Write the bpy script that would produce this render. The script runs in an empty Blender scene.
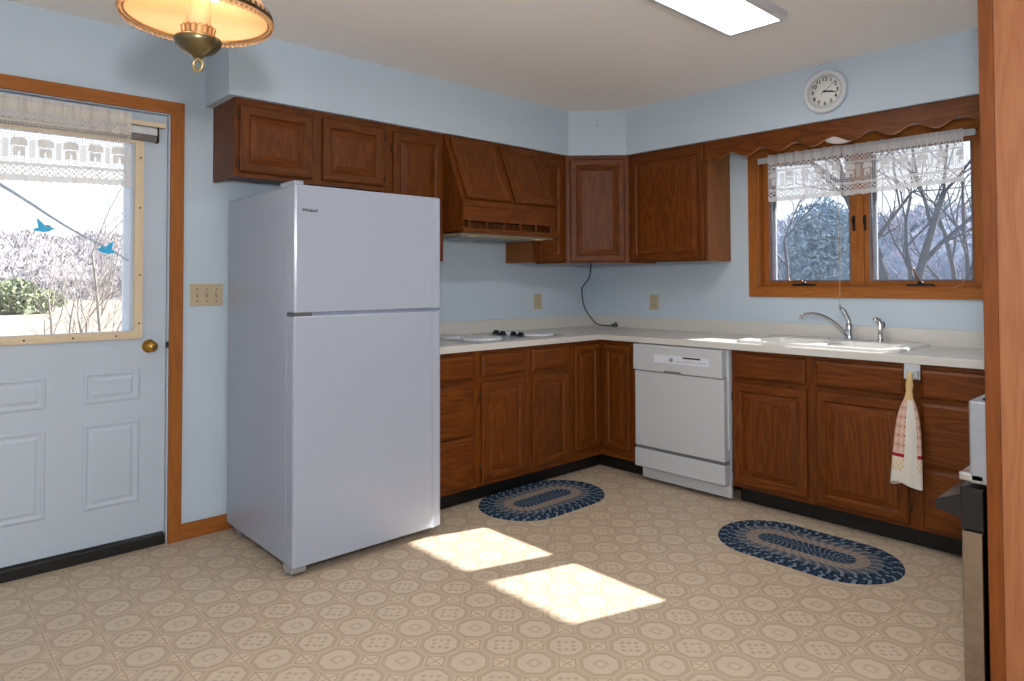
import bpy, bmesh, math, random
from mathutils import Vector, Matrix, Euler
random.seed(7)
SC = bpy.context.scene
COL = SC.collection
PI = math.pi

# ------------------------------------------------------------------ camera
CAM = Vector((-4.1285, -3.6043, 1.2612))
YAW, PITCH, ROLL, FPX, PPX, PPY = 0.7494, 0.0234, -0.0033, 678.83, 520.88, 265.88
cd_ = bpy.data.cameras.new('camera'); cam = bpy.data.objects.new('camera', cd_); COL.objects.link(cam)
cd_.sensor_fit = 'HORIZONTAL'; cd_.sensor_width = 36.0
cd_.lens = FPX * 36.0 / 1024.0
cd_.shift_x = (512 - PPX) / 1024.0
cd_.shift_y = (PPY - 340.5) / 1024.0
cd_.clip_start = 0.02; cd_.clip_end = 600
fw = Vector((math.sin(YAW)*math.cos(PITCH), math.cos(YAW)*math.cos(PITCH), math.sin(PITCH)))
rt = Vector((math.cos(YAW), -math.sin(YAW), 0)); up = rt.cross(fw)
rt2 = rt*math.cos(ROLL) + up*math.sin(ROLL); up2 = -rt*math.sin(ROLL) + up*math.cos(ROLL)
R3 = Matrix((rt2, up2, -fw)).transposed()
cam.matrix_world = Matrix.Translation(CAM) @ R3.to_4x4()
SC.camera = cam

# ------------------------------------------------------------------ view, sky, sun, large lights
SC.view_settings.view_transform = 'Standard'; SC.view_settings.look = 'None'
SC.view_settings.exposure = 0.17; SC.view_settings.gamma = 1.0
SC.view_settings.use_curve_mapping = False
w = bpy.data.worlds.new('sky'); SC.world = w; w.use_nodes = True
nt = w.node_tree; nt.nodes.clear()
wo = nt.nodes.new('ShaderNodeOutputWorld'); bg = nt.nodes.new('ShaderNodeBackground')
tc = nt.nodes.new('ShaderNodeTexCoord'); sx = nt.nodes.new('ShaderNodeSeparateXYZ'); rp = nt.nodes.new('ShaderNodeValToRGB')
nt.links.new(tc.outputs['Generated'], sx.inputs[0]); nt.links.new(sx.outputs['Z'], rp.inputs[0])
rp.color_ramp.elements[0].position = 0.0; rp.color_ramp.elements[0].color = (0.93, 0.97, 1.0, 1)
rp.color_ramp.elements[1].position = 0.7; rp.color_ramp.elements[1].color = (0.42, 0.62, 0.95, 1)
nt.links.new(rp.outputs[0], bg.inputs[0]); nt.links.new(bg.outputs[0], wo.inputs[0])
bg.inputs[1].default_value = 1.45

def light(name, kind, loc, energy, color=(1,1,1), **kw):
    l = bpy.data.lights.new(name, kind); l.energy = energy; l.color = color
    for k, v in kw.items(): setattr(l, k, v)
    o = bpy.data.objects.new(name, l); COL.objects.link(o); o.location = loc
    return o
sun = light('sun', 'SUN', (6, -4, 6), 18.0, (1.0, 0.96, 0.92), angle=0.009)
sun.rotation_euler = Vector((-1, 0.311, -0.737)).to_track_quat('-Z', 'Y').to_euler()
# photographer's flash just above the camera (it throws the pendant's shadow on the wall)
flash = light('camera_flash', 'POINT', (-4.14, -3.63, 1.60), 104.0, (0.97, 0.98, 1.0), shadow_soft_size=0.07)
# added unseen area fill behind the camera; the wall there has no window
dining = light('dining_fill_light', 'AREA', (-3.4, -5.95, 1.45), 7.0, (0.90, 0.95, 1.0), shape='RECTANGLE', size=2.2, size_y=1.3)
dining.rotation_euler = (math.radians(90), 0, 0)

# ------------------------------------------------------------------ materials
def lin(h):
    h = h.lstrip('#'); r = []
    for i in (0, 2, 4):
        c = int(h[i:i+2], 16)/255
        r.append(c/12.92 if c <= 0.04045 else ((c+0.055)/1.055)**2.4)
    return (r[0], r[1], r[2], 1)
class NB:
    def __init__(s, m): s.m = m; m.use_nodes = True; s.t = m.node_tree; s.t.nodes.clear()
    def n(s, kind, **kw):
        nd = s.t.nodes.new('ShaderNode'+kind)
        for k, v in kw.items():
            if hasattr(nd, k) and not isinstance(k, int): setattr(nd, k, v)
        return nd
    def l(s, a, b): s.t.links.new(a, b)
    def math(s, op, a, b=None, c=None):
        nd = s.t.nodes.new('ShaderNodeMath'); nd.operation = op
        for i, x in enumerate((a, b, c)):
            if x is None: continue
            if isinstance(x, (int, float)): nd.inputs[i].default_value = x
            else: s.l(x, nd.inputs[i])
        return nd.outputs[0]
    def mix(s, f, a, b):
        nd = s.t.nodes.new('ShaderNodeMix'); nd.data_type = 'RGBA'
        for i, x in ((0, f), (6, a), (7, b)):
            if isinstance(x, (int, float)): nd.inputs[i].default_value = x
            elif isinstance(x, tuple): nd.inputs[i].default_value = x
            else: s.l(x, nd.inputs[i])
        return nd.outputs[2]
    def bsdf(s, col=None, rough=0.5, metal=0.0, spec=0.5, **kw):
        b = s.t.nodes.new('ShaderNodeBsdfPrincipled'); o = s.t.nodes.new('ShaderNodeOutputMaterial')
        s.l(b.outputs[0], o.inputs[0]); s.b = b; s.o = o
        if col is not None:
            if isinstance(col, tuple): b.inputs['Base Color'].default_value = col
            else: s.l(col, b.inputs['Base Color'])
        b.inputs['Roughness'].default_value = rough; b.inputs['Metallic'].default_value = metal
        b.inputs['Specular IOR Level'].default_value = spec
        for k, v in kw.items(): b.inputs[k].default_value = v
        return b
    def bump(s, h, strength=0.2, dist=0.002):
        bp = s.t.nodes.new('ShaderNodeBump'); bp.inputs['Strength'].default_value = strength
        bp.inputs['Distance'].default_value = dist
        s.l(h, bp.inputs['Height']); s.l(bp.outputs[0], s.b.inputs['Normal'])
MATS = {}
def plain(name, hexcol, rough=0.5, metal=0.0, noise=0.04, nscale=30, bump=0.0, spec=0.5):
    if name in MATS: return MATS[name]
    m = bpy.data.materials.new(name); b = NB(m); c = lin(hexcol)
    tc = b.n('TexCoord'); no = b.n('TexNoise'); no.inputs['Scale'].default_value = nscale; no.inputs['Detail'].default_value = 4
    b.l(tc.outputs['Object'], no.inputs['Vector'])
    lo = tuple(x*(1-noise*2) for x in c[:3]) + (1,); hi = tuple(min(1, x*(1+noise*2)) for x in c[:3]) + (1,)
    b.bsdf(b.mix(no.outputs[0], lo, hi), rough, metal, spec)
    if bump: b.bump(no.outputs[0], bump, 0.002)
    MATS[name] = m; return m
def oak(axis, tone='cab'):
    key = 'oak_%s_%s' % (tone, axis)
    if key in MATS: return MATS[key]
    cols = {'cab': ('#422005', '#60300b', '#7b4312'), 'trim': ('#834a1d', '#9c5c27', '#aa6a30'),
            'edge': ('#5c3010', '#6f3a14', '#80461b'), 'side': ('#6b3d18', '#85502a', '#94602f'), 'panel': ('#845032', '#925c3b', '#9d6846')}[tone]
    m = bpy.data.materials.new(key); b = NB(m)
    tc = b.n('TexCoord'); oi = b.n('ObjectInfo'); off = b.n('Combine' + 'XYZ')
    for i, k in enumerate((7.1, 5.3, 9.7)): b.l(b.math('MULTIPLY', oi.outputs['Random'], k), off.inputs[i])
    add = b.n('VectorMath'); add.operation = 'ADD'
    b.l(tc.outputs['Object'], add.inputs[0]); b.l(off.outputs[0], add.inputs[1])
    def mp(cross, along):
        mpn = b.n('Mapping'); sc = [cross]*3; sc['xyz'.index(axis)] = along
        mpn.inputs['Scale'].default_value = sc; b.l(add.outputs[0], mpn.inputs[0]); return mpn.outputs[0]
    n1 = b.n('TexNoise'); n1.inputs['Scale'].default_value = 1; n1.inputs['Detail'].default_value = 3
    b.l(mp(7, 0.9), n1.inputs['Vector'])
    # cathedral rings: bands of the low noise
    rings = b.math('FRACT', b.math('MULTIPLY', n1.outputs[0], 13.0))
    rings = b.math('ABSOLUTE', b.math('SUBTRACT', rings, 0.5))
    n2 = b.n('TexNoise'); n2.inputs['Scale'].default_value = 1; n2.inputs['Detail'].default_value = 5; n2.inputs['Roughness'].default_value = 0.7
    b.l(mp(260, 9), n2.inputs['Vector'])
    v = b.math('ADD', b.math('MULTIPLY', rings, 0.42), b.math('MULTIPLY', n2.outputs[0], 0.80))
    r = b.n('ValToRGB'); b.l(v, r.inputs[0]); e = r.color_ramp.elements
    e[0].position = 0.22; e[0].color = lin(cols[0]); e[1].position = 0.75; e[1].color = lin(cols[2])
    x = e.new(0.45); x.color = lin(cols[1])
    hs = b.n('HueSaturation'); b.l(r.outputs[0], hs.inputs['Color'])
    b.l(b.math('ADD', b.math('MULTIPLY', oi.outputs['Random'], 0.16), 0.92), hs.inputs['Value'])
    b.bsdf(hs.outputs[0], 0.42, 0, 0.22); b.bump(v, 0.08, 0.001)
    MATS[key] = m; return m
OV, OX, OY = oak('z'), oak('x'), oak('y')
TV, TX, TY = oak('z', 'trim'), oak('x', 'trim'), oak('y', 'trim')
PV = oak('z', 'panel')
WALL = plain('pale_blue_wall_paint', '#c2d0db', 0.6, noise=0.015, nscale=6, spec=0.3)
CEIL = plain('white_ceiling_paint', '#f3f0ee', 0.8, noise=0.01, nscale=4, spec=0.2)
WHITE = plain('white_enamel', '#a4aab8', 0.24, noise=0.006)
OFFW = plain('off_white_plastic', '#c3c6ca', 0.4, noise=0.01)
DOORP = plain('white_door_paint', '#bcc6d1', 0.5, noise=0.012, nscale=8)
CLOCKW = plain('bright_white_plastic', '#d6d8dd', 0.35, noise=0.006)
BLACK = plain('black_vinyl', '#0b0b0c', 0.5)
DKMET = plain('dark_bronze', '#2a221b', 0.45, 0.6)
CHROME = plain('chrome', '#d5d7da', 0.09, 1.0, noise=0.004)
STEEL = plain('stainless_steel', '#8f857c', 0.07, 1.0, noise=0.02, nscale=90)
BRASS = plain('antique_brass', '#766a4e', 0.3, 0.9, noise=0.1)
GOLD = plain('polished_brass', '#c79a45', 0.16, 1.0)
BEIGE = plain('beige_plastic', '#bfae90', 0.45)
CREAM = plain('cream_plastic_trim', '#dcc6a4', 0.5)
GREY = plain('grey_rubber', '#55575c', 0.6)
LGREY = plain('light_grey_metal', '#a9abb0', 0.35, 0.5)
COUNTER = plain('speckled_laminate', '#d2cfc9', 0.33, noise=0.05, nscale=160)
BLUE = plain('blue_glass', '#36baf0', 0.25, noise=0.05)

def floor_mat():
    m = bpy.data.materials.new('octagon_vinyl'); b = NB(m)
    tc = b.n('TexCoord'); s = b.n('SeparateXYZ'); b.l(tc.outputs['Object'], s.inputs[0])
    P = 0.1548
    fx = b.math('DIVIDE', b.math('ADD', s.outputs[0], 2.703 + 100*P), P); fy = b.math('DIVIDE', b.math('ADD', s.outputs[1], 1.500 + 100*P), P)
    ix = b.math('ROUND', fx); iy = b.math('ROUND', fy)
    x = b.math('SUBTRACT', fx, ix); y = b.math('SUBTRACT', fy, iy)          # -0.5..0.5
    ax = b.math('ABSOLUTE', x); ay = b.math('ABSOLUTE', y)
    diag = b.math('MULTIPLY', b.math('ADD', ax, ay), 0.7071)
    oct_ = b.math('MAXIMUM', b.math('MAXIMUM', ax, ay), diag)
    rad = b.math('SQRT', b.math('ADD', b.math('MULTIPLY', x, x), b.math('MULTIPLY', y, y)))
    par = b.math('MODULO', b.math('ADD', ix, iy), 2.0)                      # medallion type
    def band(v, lo, hi): return b.math('MULTIPLY', b.math('GREATER_THAN', v, lo), b.math('LESS_THAN', v, hi))
    base, med, drk, lite = lin('#c1af98'), lin('#ccbca5'), lin('#a8947b'), lin('#cebca4')
    speck = b.n('TexNoise'); speck.inputs['Scale'].default_value = 420; b.l(tc.outputs['Object'], speck.inputs['Vector'])
    col = b.mix(b.math('LESS_THAN', oct_, 0.37), base, med)
    col = b.mix(b.math('MULTIPLY', band(oct_, 0.36, 0.455), b.math('ADD', b.math('MULTIPLY', speck.outputs[0], 0.9), 0.15)), col, drk)
    col = b.mix(b.math('MULTIPLY', band(oct_, 0.405, 0.415), 0.6), col, lite)
    col = b.mix(b.math('MULTIPLY', band(oct_, 0.455, 0.468), 0.9), col, lite)
    # corner square with an X
    cx = b.math('SUBTRACT', ax, 0.5); cy = b.math('SUBTRACT', ay, 0.5)
    csq = b.math('ADD', b.math('ABSOLUTE', cx), b.math('ABSOLUTE', cy))
    col = b.mix(b.math('LESS_THAN', csq, 0.235), col, lite)
    xl = b.math('MINIMUM', b.math('ABSOLUTE', cx), b.math('ABSOLUTE', cy))
    col = b.mix(b.math('MULTIPLY', b.math('LESS_THAN', xl, 0.012), b.math('LESS_THAN', csq, 0.235)), col, drk)
    col = b.mix(band(csq, 0.235, 0.262), col, drk)
    # motif A: eight-petal ring of blotches, motif B: small square ring
    ang = b.math('ARCTAN2', y, x)
    petal = b.math('ADD', 0.185, b.math('MULTIPLY', b.math('COSINE', b.math('MULTIPLY', ang, 4.0)), 0.045))
    mA = b.math('MULTIPLY', b.math('LESS_THAN', b.math('ABSOLUTE', b.math('SUBTRACT', rad, petal)), 0.046), b.math('GREATER_THAN', b.math('COSINE', b.math('MULTIPLY', ang, 8.0)), -0.55))
    sq = b.math('MAXIMUM', ax, ay)
    mB = b.math('MULTIPLY', band(sq, 0.075, 0.145), b.math('GREATER_THAN', b.math('COSINE', b.math('MULTIPLY', ang, 12.0)), -0.55))
    mot = b.math('ADD', b.math('MULTIPLY', mA, par), b.math('MULTIPLY', mB, b.math('SUBTRACT', 1.0, par)))
    col = b.mix(b.math('MULTIPLY', mot, 0.62), col, drk)
    # seam lines along y
    seam = b.math('GREATER_THAN', ax, 0.492)
    col = b.mix(b.math('MULTIPLY', seam, 0.65), col, drk)
    ws = b.n('TexNoise'); ws.inputs['Scale'].default_value = 1.3; ws.inputs['Detail'].default_value = 3; b.l(tc.outputs['Object'], ws.inputs['Vector'])
    col = b.mix(b.math('MULTIPLY', ws.outputs[0], 0.22), col, lin('#a98d78'))
    b.bsdf(col, 0.42, 0, 0.35); b.bump(oct_, 0.05, 0.001)
    return m
FLOOR = floor_mat()

def glass_mat(name, tint=(1, 1, 1, 1)):
    m = bpy.data.materials.new(name); b = NB(m)
    t = b.n('BsdfTransparent'); t.inputs[0].default_value = tint
    g = b.n('BsdfGlossy'); g.inputs['Roughness'].default_value = 0.02
    f = b.n('Fresnel'); f.inputs[0].default_value = 1.3
    mx = b.n('MixShader'); o = b.n('OutputMaterial')
    b.l(f.outputs[0], mx.inputs[0]); b.l(t.outputs[0], mx.inputs[1]); b.l(g.outputs[0], mx.inputs[2]); b.l(mx.outputs[0], o.inputs[0])
    return m
GLASS = glass_mat('clear_glass')
def screen_mat():
    m = bpy.data.materials.new('insect_screen_mesh'); b = NB(m)
    t = b.n('BsdfTransparent'); d = b.n('BsdfTranslucent'); d.inputs[0].default_value = lin('#3a4048')
    d2 = b.n('BsdfDiffuse'); d2.inputs[0].default_value = lin('#5c626a')
    a = b.n('AddShader'); b.l(d.outputs[0], a.inputs[0]); b.l(d2.outputs[0], a.inputs[1])
    mx = b.n('MixShader'); mx.inputs[0].default_value = 0.13; o = b.n('OutputMaterial')
    b.l(t.outputs[0], mx.inputs[1]); b.l(a.outputs[0], mx.inputs[2]); b.l(mx.outputs[0], o.inputs[0]); return m
SCREEN = screen_mat()
def emit(name, col, s):
    m = bpy.data.materials.new(name); b = NB(m); e = b.n('Emission'); e.inputs[0].default_value = col; e.inputs[1].default_value = s
    o = b.n('OutputMaterial'); b.l(e.outputs[0], o.inputs[0]); return m
def lace_mat(name, H, warm, thru=0.4):
    # UV in metres: u along the width, v up from the hem
    m = bpy.data.materials.new(name); b = NB(m)
    uv = b.n('UVMap'); s = b.n('SeparateXYZ'); b.l(uv.outputs[0], s.inputs[0]); u, v = s.outputs[0], s.outputs[1]
    def band(x, lo, hi): return b.math('MULTIPLY', b.math('GREATER_THAN', x, lo), b.math('LESS_THAN', x, hi))
    def net(p, duty):
        a = b.math('LESS_THAN', b.math('FRACT', b.math('DIVIDE', u, p)), duty); c = b.math('LESS_THAN', b.math('FRACT', b.math('DIVIDE', v, p)), duty)
        return b.math('MAXIMUM', a, c)
    op = b.math('MULTIPLY', net(0.011, 0.3), 0.72)
    # house motif, repeated
    cell = b.math('SUBTRACT', b.math('MULTIPLY', b.math('FRACT', b.math('DIVIDE', u, 0.15)), 0.15), 0.075)
    ac = b.math('ABSOLUTE', cell)
    house = b.math('MULTIPLY', b.math('LESS_THAN', ac, 0.032), band(v, 0.105, 0.145))
    door = b.math('MULTIPLY', b.math('LESS_THAN', ac, 0.011), band(v, 0.105, 0.128))
    house = b.math('MULTIPLY', house, b.math('SUBTRACT', 1.0, b.math('MULTIPLY', door, 0.8)))
    roof = b.math('MULTIPLY', band(v, 0.15, 0.185), b.math('LESS_THAN', ac, b.math('SUBTRACT', 0.215, v)))
    roof = b.math('MULTIPLY', roof, b.math('LESS_THAN', ac, 0.045))
    tree = b.math('MULTIPLY', band(v, 0.10, 0.175), b.math('GREATER_THAN', ac, 0.062))
    op = b.math('MAXIMUM', op, b.math('MULTIPLY', b.math('MAXIMUM', house, roof), 0.9))
    op = b.math('MAXIMUM', op, b.math('MULTIPLY', tree, 0.65))
    # lattice borders: checker of holes with solid bands
    ch = b.math('GREATER_THAN', b.math('MULTIPLY', b.math('SINE', b.math('MULTIPLY', u, 2*PI/0.024)), b.math('SINE', b.math('MULTIPLY', v, 2*PI/0.024))), -0.05)
    chk = b.math('MULTIPLY', ch, 0.85)
    for lo, hi in ((0.028, 0.065), (H-0.10, H-0.062)):
        inb = band(v, lo, hi); op = b.math('ADD', b.math('MULTIPLY', op, b.math('SUBTRACT', 1.0, inb)), b.math('MULTIPLY', chk, inb))
    for lo, hi, a in ((0.0, 0.028, 0.8), (0.065, 0.08, 0.85), (H-0.062, H-0.02, 0.82), (H-0.02, H, 0.7), (H-0.112, H-0.10, 0.8)):
        op = b.math('MAXIMUM', op, b.math('MULTIPLY', band(v, lo, hi), a))
    t = b.n('BsdfTransparent'); d = b.n('BsdfDiffuse'); d.inputs[0].default_value = lin(warm)
    tr = b.n('BsdfTranslucent'); tr.inputs[0].default_value = lin(warm)
    mx0 = b.n('MixShader'); mx0.inputs[0].default_value = thru; b.l(d.outputs[0], mx0.inputs[1]); b.l(tr.outputs[0], mx0.inputs[2])
    mx = b.n('MixShader'); o = b.n('OutputMaterial'); b.l(op, mx.inputs[0]); b.l(t.outputs[0], mx.inputs[1]); b.l(mx0.outputs[0], mx.inputs[2]); b.l(mx.outputs[0], o.inputs[0])
    return m

# ------------------------------------------------------------------ mesh helpers
def box(bm, x0, x1, y0, y1, z0, z1, mi=0, bev=0.0, seg=2):
    vs = [bm.verts.new((x, y, z)) for x in (x0, x1) for y in (y0, y1) for z in (z0, z1)]
    F = [(0, 1, 3, 2), (4, 6, 7, 5), (0, 4, 5, 1), (2, 3, 7, 6), (0, 2, 6, 4), (1, 5, 7, 3)]
    fs = []
    for f in F:
        fc = bm.faces.new([vs[i] for i in f]); fc.material_index = mi; fs.append(fc)
    if bev > 0:
        es = list({e for f in fs for e in f.edges})
        bmesh.ops.bevel(bm, geom=es, offset=bev, segments=seg, profile=0.5, affect='EDGES', material=mi if False else -1)
    return fs
def prism(bm, pts, z0, z1, mi=0, ax='z'):
    """extrude polygon pts: ax z -> (a,b,z); y -> (a,y,b); x -> (x,a,b)"""
    mk = {'z': lambda a, b, c: (a, b, c), 'y': lambda a, b, c: (a, c, b), 'x': lambda a, b, c: (c, a, b)}[ax]
    A = [bm.verts.new(mk(a, b, z0)) for a, b in pts]; B = [bm.verts.new(mk(a, b, z1)) for a, b in pts]; n = len(pts)
    fs = [bm.faces.new(A[::-1]), bm.faces.new(B)]
    for i in range(n): fs.append(bm.faces.new((A[i], A[(i+1) % n], B[(i+1) % n], B[i])))
    for f in fs: f.material_index = mi
    return fs
def tube(bm, pts, r, n=10, cap=True, mi=0, closed=False):
    pts = [Vector(p) for p in pts]; m = len(pts)
    rs = r if isinstance(r, (list, tuple)) else [r]*m
    rings = []; prev = None
    for i, p in enumerate(pts):
        if closed: t = pts[(i+1) % m] - pts[i-1]
        else: t = pts[min(i+1, m-1)] - pts[max(i-1, 0)]
        t.normalize()
        if prev is None:
            a = Vector((0, 0, 1)) if abs(t.z) < 0.9 else Vector((1, 0, 0)); u = t.cross(a).normalized()
        else:
            u = (prev - t*prev.dot(t)).normalized()
        prev = u; v = t.cross(u)
        rings.append([bm.verts.new(p + (u*math.cos(2*PI*k/n) + v*math.sin(2*PI*k/n))*rs[i]) for k in range(n)])
    for i in range(m if closed else m-1):
        A, B = rings[i], rings[(i+1) % m]
        for k in range(n):
            f = bm.faces.new((A[k], A[(k+1) % n], B[(k+1) % n], B[k])); f.material_index = mi; f.smooth = True
    if cap and not closed:
        for rg in (rings[0][::-1], rings[-1]):
            f = bm.faces.new(rg); f.material_index = mi
def lathe(bm, prof, n=32, c=(0, 0, 0), mi=0, axis='z'):
    def P(r, z, a):
        x, y = r*math.cos(a), r*math.sin(a)
        p = {'z': (x, y, z), 'y': (x, z, y), 'x': (z, x, y)}[axis]
        return (p[0]+c[0], p[1]+c[1], p[2]+c[2])
    rings = []
    for r, z in prof:
        if r < 1e-6: rings.append([bm.verts.new(P(0, z, 0))])
        else: rings.append([bm.verts.new(P(r, z, 2*PI*k/n)) for k in range(n)])
    for A, B in zip(rings, rings[1:]):
        for k in range(n):
            if len(A) == 1 and len(B) == 1: continue
            if len(A) == 1: vs = (A[0], B[k], B[(k+1) % n])
            elif len(B) == 1: vs = (A[k], B[0], A[(k+1) % n])
            else: vs = (A[k], B[k], B[(k+1) % n], A[(k+1) % n])
            f = bm.faces.new(vs); f.material_index = mi; f.smooth = True
def rects(bm, w, h, loops, mi_v=0, mi_h=1, close=True, hole_back=True, z0=0, x0=0):
    """stack of inset rectangles in the local x-z plane; loops = (inset, y)"""
    R = []
    for ins, y in loops:
        R.append([bm.verts.new((x0+a, y, z0+b)) for a, b in ((ins, ins), (w-ins, ins), (w-ins, h-ins), (ins, h-ins))])
    for A, B in zip(R, R[1:]):
        for k in range(4):
            f = bm.faces.new((A[k], A[(k+1) % 4], B[(k+1) % 4], B[k])); f.material_index = mi_h if k in (0, 2) else mi_v
    if close:
        f = bm.faces.new(R[-1]); f.material_index = mi_v
    return R
def obj(name, bm, mats, parent=None, loc=(0, 0, 0), rot=(0, 0, 0), kind=None, label=None, recalc=True, smooth=None):
    if recalc: bmesh.ops.recalc_face_normals(bm, faces=bm.faces[:])
    me = bpy.data.meshes.new(name); bm.to_mesh(me); bm.free()
    for m in (mats if isinstance(mats, (list, tuple)) else [mats]): me.materials.append(m)
    o = bpy.data.objects.new(name, me); COL.objects.link(o)
    o.location = loc; o.rotation_euler = rot
    if parent: o.parent = parent
    if kind: o['kind'] = kind
    if label: o['label'] = label
    return o
def tag(o, label, cat, group=None, kind=None):
    o['label'] = label; o['category'] = cat
    if group: o['group'] = group
    if kind: o['kind'] = kind
    return o
def thing(name, label, cat, loc=(0, 0, 0), rz=0.0, group=None):
    o = bpy.data.objects.new(name, None); o.empty_display_size = 0.1; COL.objects.link(o)
    o.location = loc; o.rotation_euler = (0, 0, rz)
    return tag(o, label, cat, group)
def struct(name, bm, mats, **kw):
    return obj(name, bm, mats, kind='structure', **kw)
def sroot(name, loc):
    o = bpy.data.objects.new(name, None); COL.objects.link(o); o.location = loc; o['kind'] = 'structure'; return o
def off(p): return tuple(-x for x in p)
def text_mesh(txt, size, mat, parent, loc, rot, name, extrude=0.0004, align='CENTER', xs=1.0):
    cu = bpy.data.curves.new(name, 'FONT'); cu.body = txt; cu.size = size; cu.extrude = extrude; cu.offset = size*0.022; cu.align_x = align; cu.align_y = 'CENTER'
    t = bpy.data.objects.new(name, cu); COL.objects.link(t)
    dg = bpy.context.evaluated_depsgraph_get(); me = bpy.data.meshes.new_from_object(t.evaluated_get(dg))
    bpy.data.objects.remove(t); bpy.data.curves.remove(cu)
    me.materials.clear(); me.materials.append(mat)
    if xs != 1.0:
        for v in me.vertices: v.co.x *= xs
    o = bpy.data.objects.new(name, me); COL.objects.link(o); o.parent = parent; o.location = loc; o.rotation_euler = rot
    return o
B = bmesh.new

# ------------------------------------------------------------------ dimensions (metres; corner of the kitchen at 0,0)
H = 2.472; UT = 2.156; UB = 1.392; UD = 0.296; SD = 0.3245
CT = 0.912; CB = 0.873; CDEP = 0.6315; FD = 0.6034; KT = 0.1005; KD = 0.52
DU0, DU1, DTOP = 3.126, 3.965, 2.085          # entry door opening (distance from the corner)
WV0, WV1, WZ0, WZ1 = 1.43, 2.656, 1.217, 2.055  # window opening

# ------------------------------------------------------------------ setting
bm = B(); box(bm, -6.2, 0.15, -6.2, 0.15, -0.06, 0); struct('floor', bm, FLOOR)
bm = B(); box(bm, -6.2, 0.15, -6.2, 0.15, H, H+0.06); struct('ceiling', bm, CEIL)
bm = B()
box(bm, -DU0, 0, 0, 0.15, 0, H); box(bm, -6.2, -DU1, 0, 0.15, 0, H); box(bm, -DU1, -DU0, 0, 0.15, DTOP, H)
struct('wall_back', bm, WALL)
bm = B()
box(bm, 0, 0.15, -WV0, 0, 0, H); box(bm, 0, 0.15, -6.2, -WV1, 0, H)
box(bm, 0, 0.15, -WV1, -WV0, 0, WZ0); box(bm, 0, 0.15, -WV1, -WV0, WZ1, H)
struct('wall_right', bm, WALL)
bm = B(); box(bm, -6.2, -6.05, -6.2, 0, 0, H); struct('wall_left', bm, WALL)
bm = B(); box(bm, -6.05, 0, -6.2, -6.05, 0, H); struct('wall_front', bm, WALL)
bm = B(); box(bm, -1.94, 0, -3.86, -3.74, 0, H); struct('wall_partition', bm, WALL)
# soffit above the cabinets with its clipped corner
bm = B()
prism(bm, [(-2.962, 0), (-2.962, -SD), (-0.611, -SD), (-SD, -0.611), (-SD, -3.74), (0, -3.74), (0, 0)], UT, H)
struct('wall_soffit', bm, WALL)
bm = B(); box(bm, -3.068, -2.10, -0.016, -0.0005, 0, 0.078, bev=0.004); struct('baseboard_back', bm, TX)
# tall oak end panel at the right edge of the view
r = sroot('trim_1', (-1.98, -3.114, 0))
bm = B(); box(bm, 0, 0.04, -0.034, 0, 0, H-0.002, bev=0.003); obj('edge_strip', bm, oak('z', 'edge'), r)
bm = B(); box(bm, 0.006, 0.036, -0.625, -0.034, 0, H-0.002); obj('oak_sheet', bm, PV, r)

# window in the right wall
r = sroot('window_1', (0, -2.043, WZ0)); L = off((0, -2.043, WZ0))
bm = B()
def frame_x(bm, v0, v1, z0, z1, wd, x0, x1, mv=0, mh=1, wt=None):
    wt = wt or wd
    o_ = [(-v0, z0), (-v1, z0), (-v1, z1), (-v0, z1)]
    i_ = [(-v0-wd, z0+wd), (-v1+wd, z0+wd), (-v1+wd, z1-wt), (-v0-wd, z1-wt)]
    for k in range(4):
        q = [o_[k], o_[(k+1) % 4], i_[(k+1) % 4], i_[k]]
        prism(bm, q, x0, x1, mh if k in (0, 2) else mv, 'x')
frame_x(bm, 1.371, 2.715, 1.160, 2.112, 0.0585, -0.016, 0.0)
obj('casing', bm, [TV, TY], r, L)
bm = B()
box(bm, 0.0, 0.15, -WV0-0.012, -WV0, WZ0, WZ1, 0); box(bm, 0.0, 0.15, -WV1, -WV1+0.012, WZ0, WZ1, 0)
box(bm, 0.0, 0.15, -WV1, -WV0, WZ0-0.0, WZ0+0.012, 1); box(bm, 0.0, 0.15, -WV1, -WV0, WZ1-0.012, WZ1, 1)
obj('jamb', bm, [TV, TY], r, L)
bm = B(); box(bm, 0.045, 0.11, -2.066, -2.020, WZ0+0.012, WZ1-0.012, 0, 0.003); obj('mullion', bm, TV, r, L)
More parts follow.
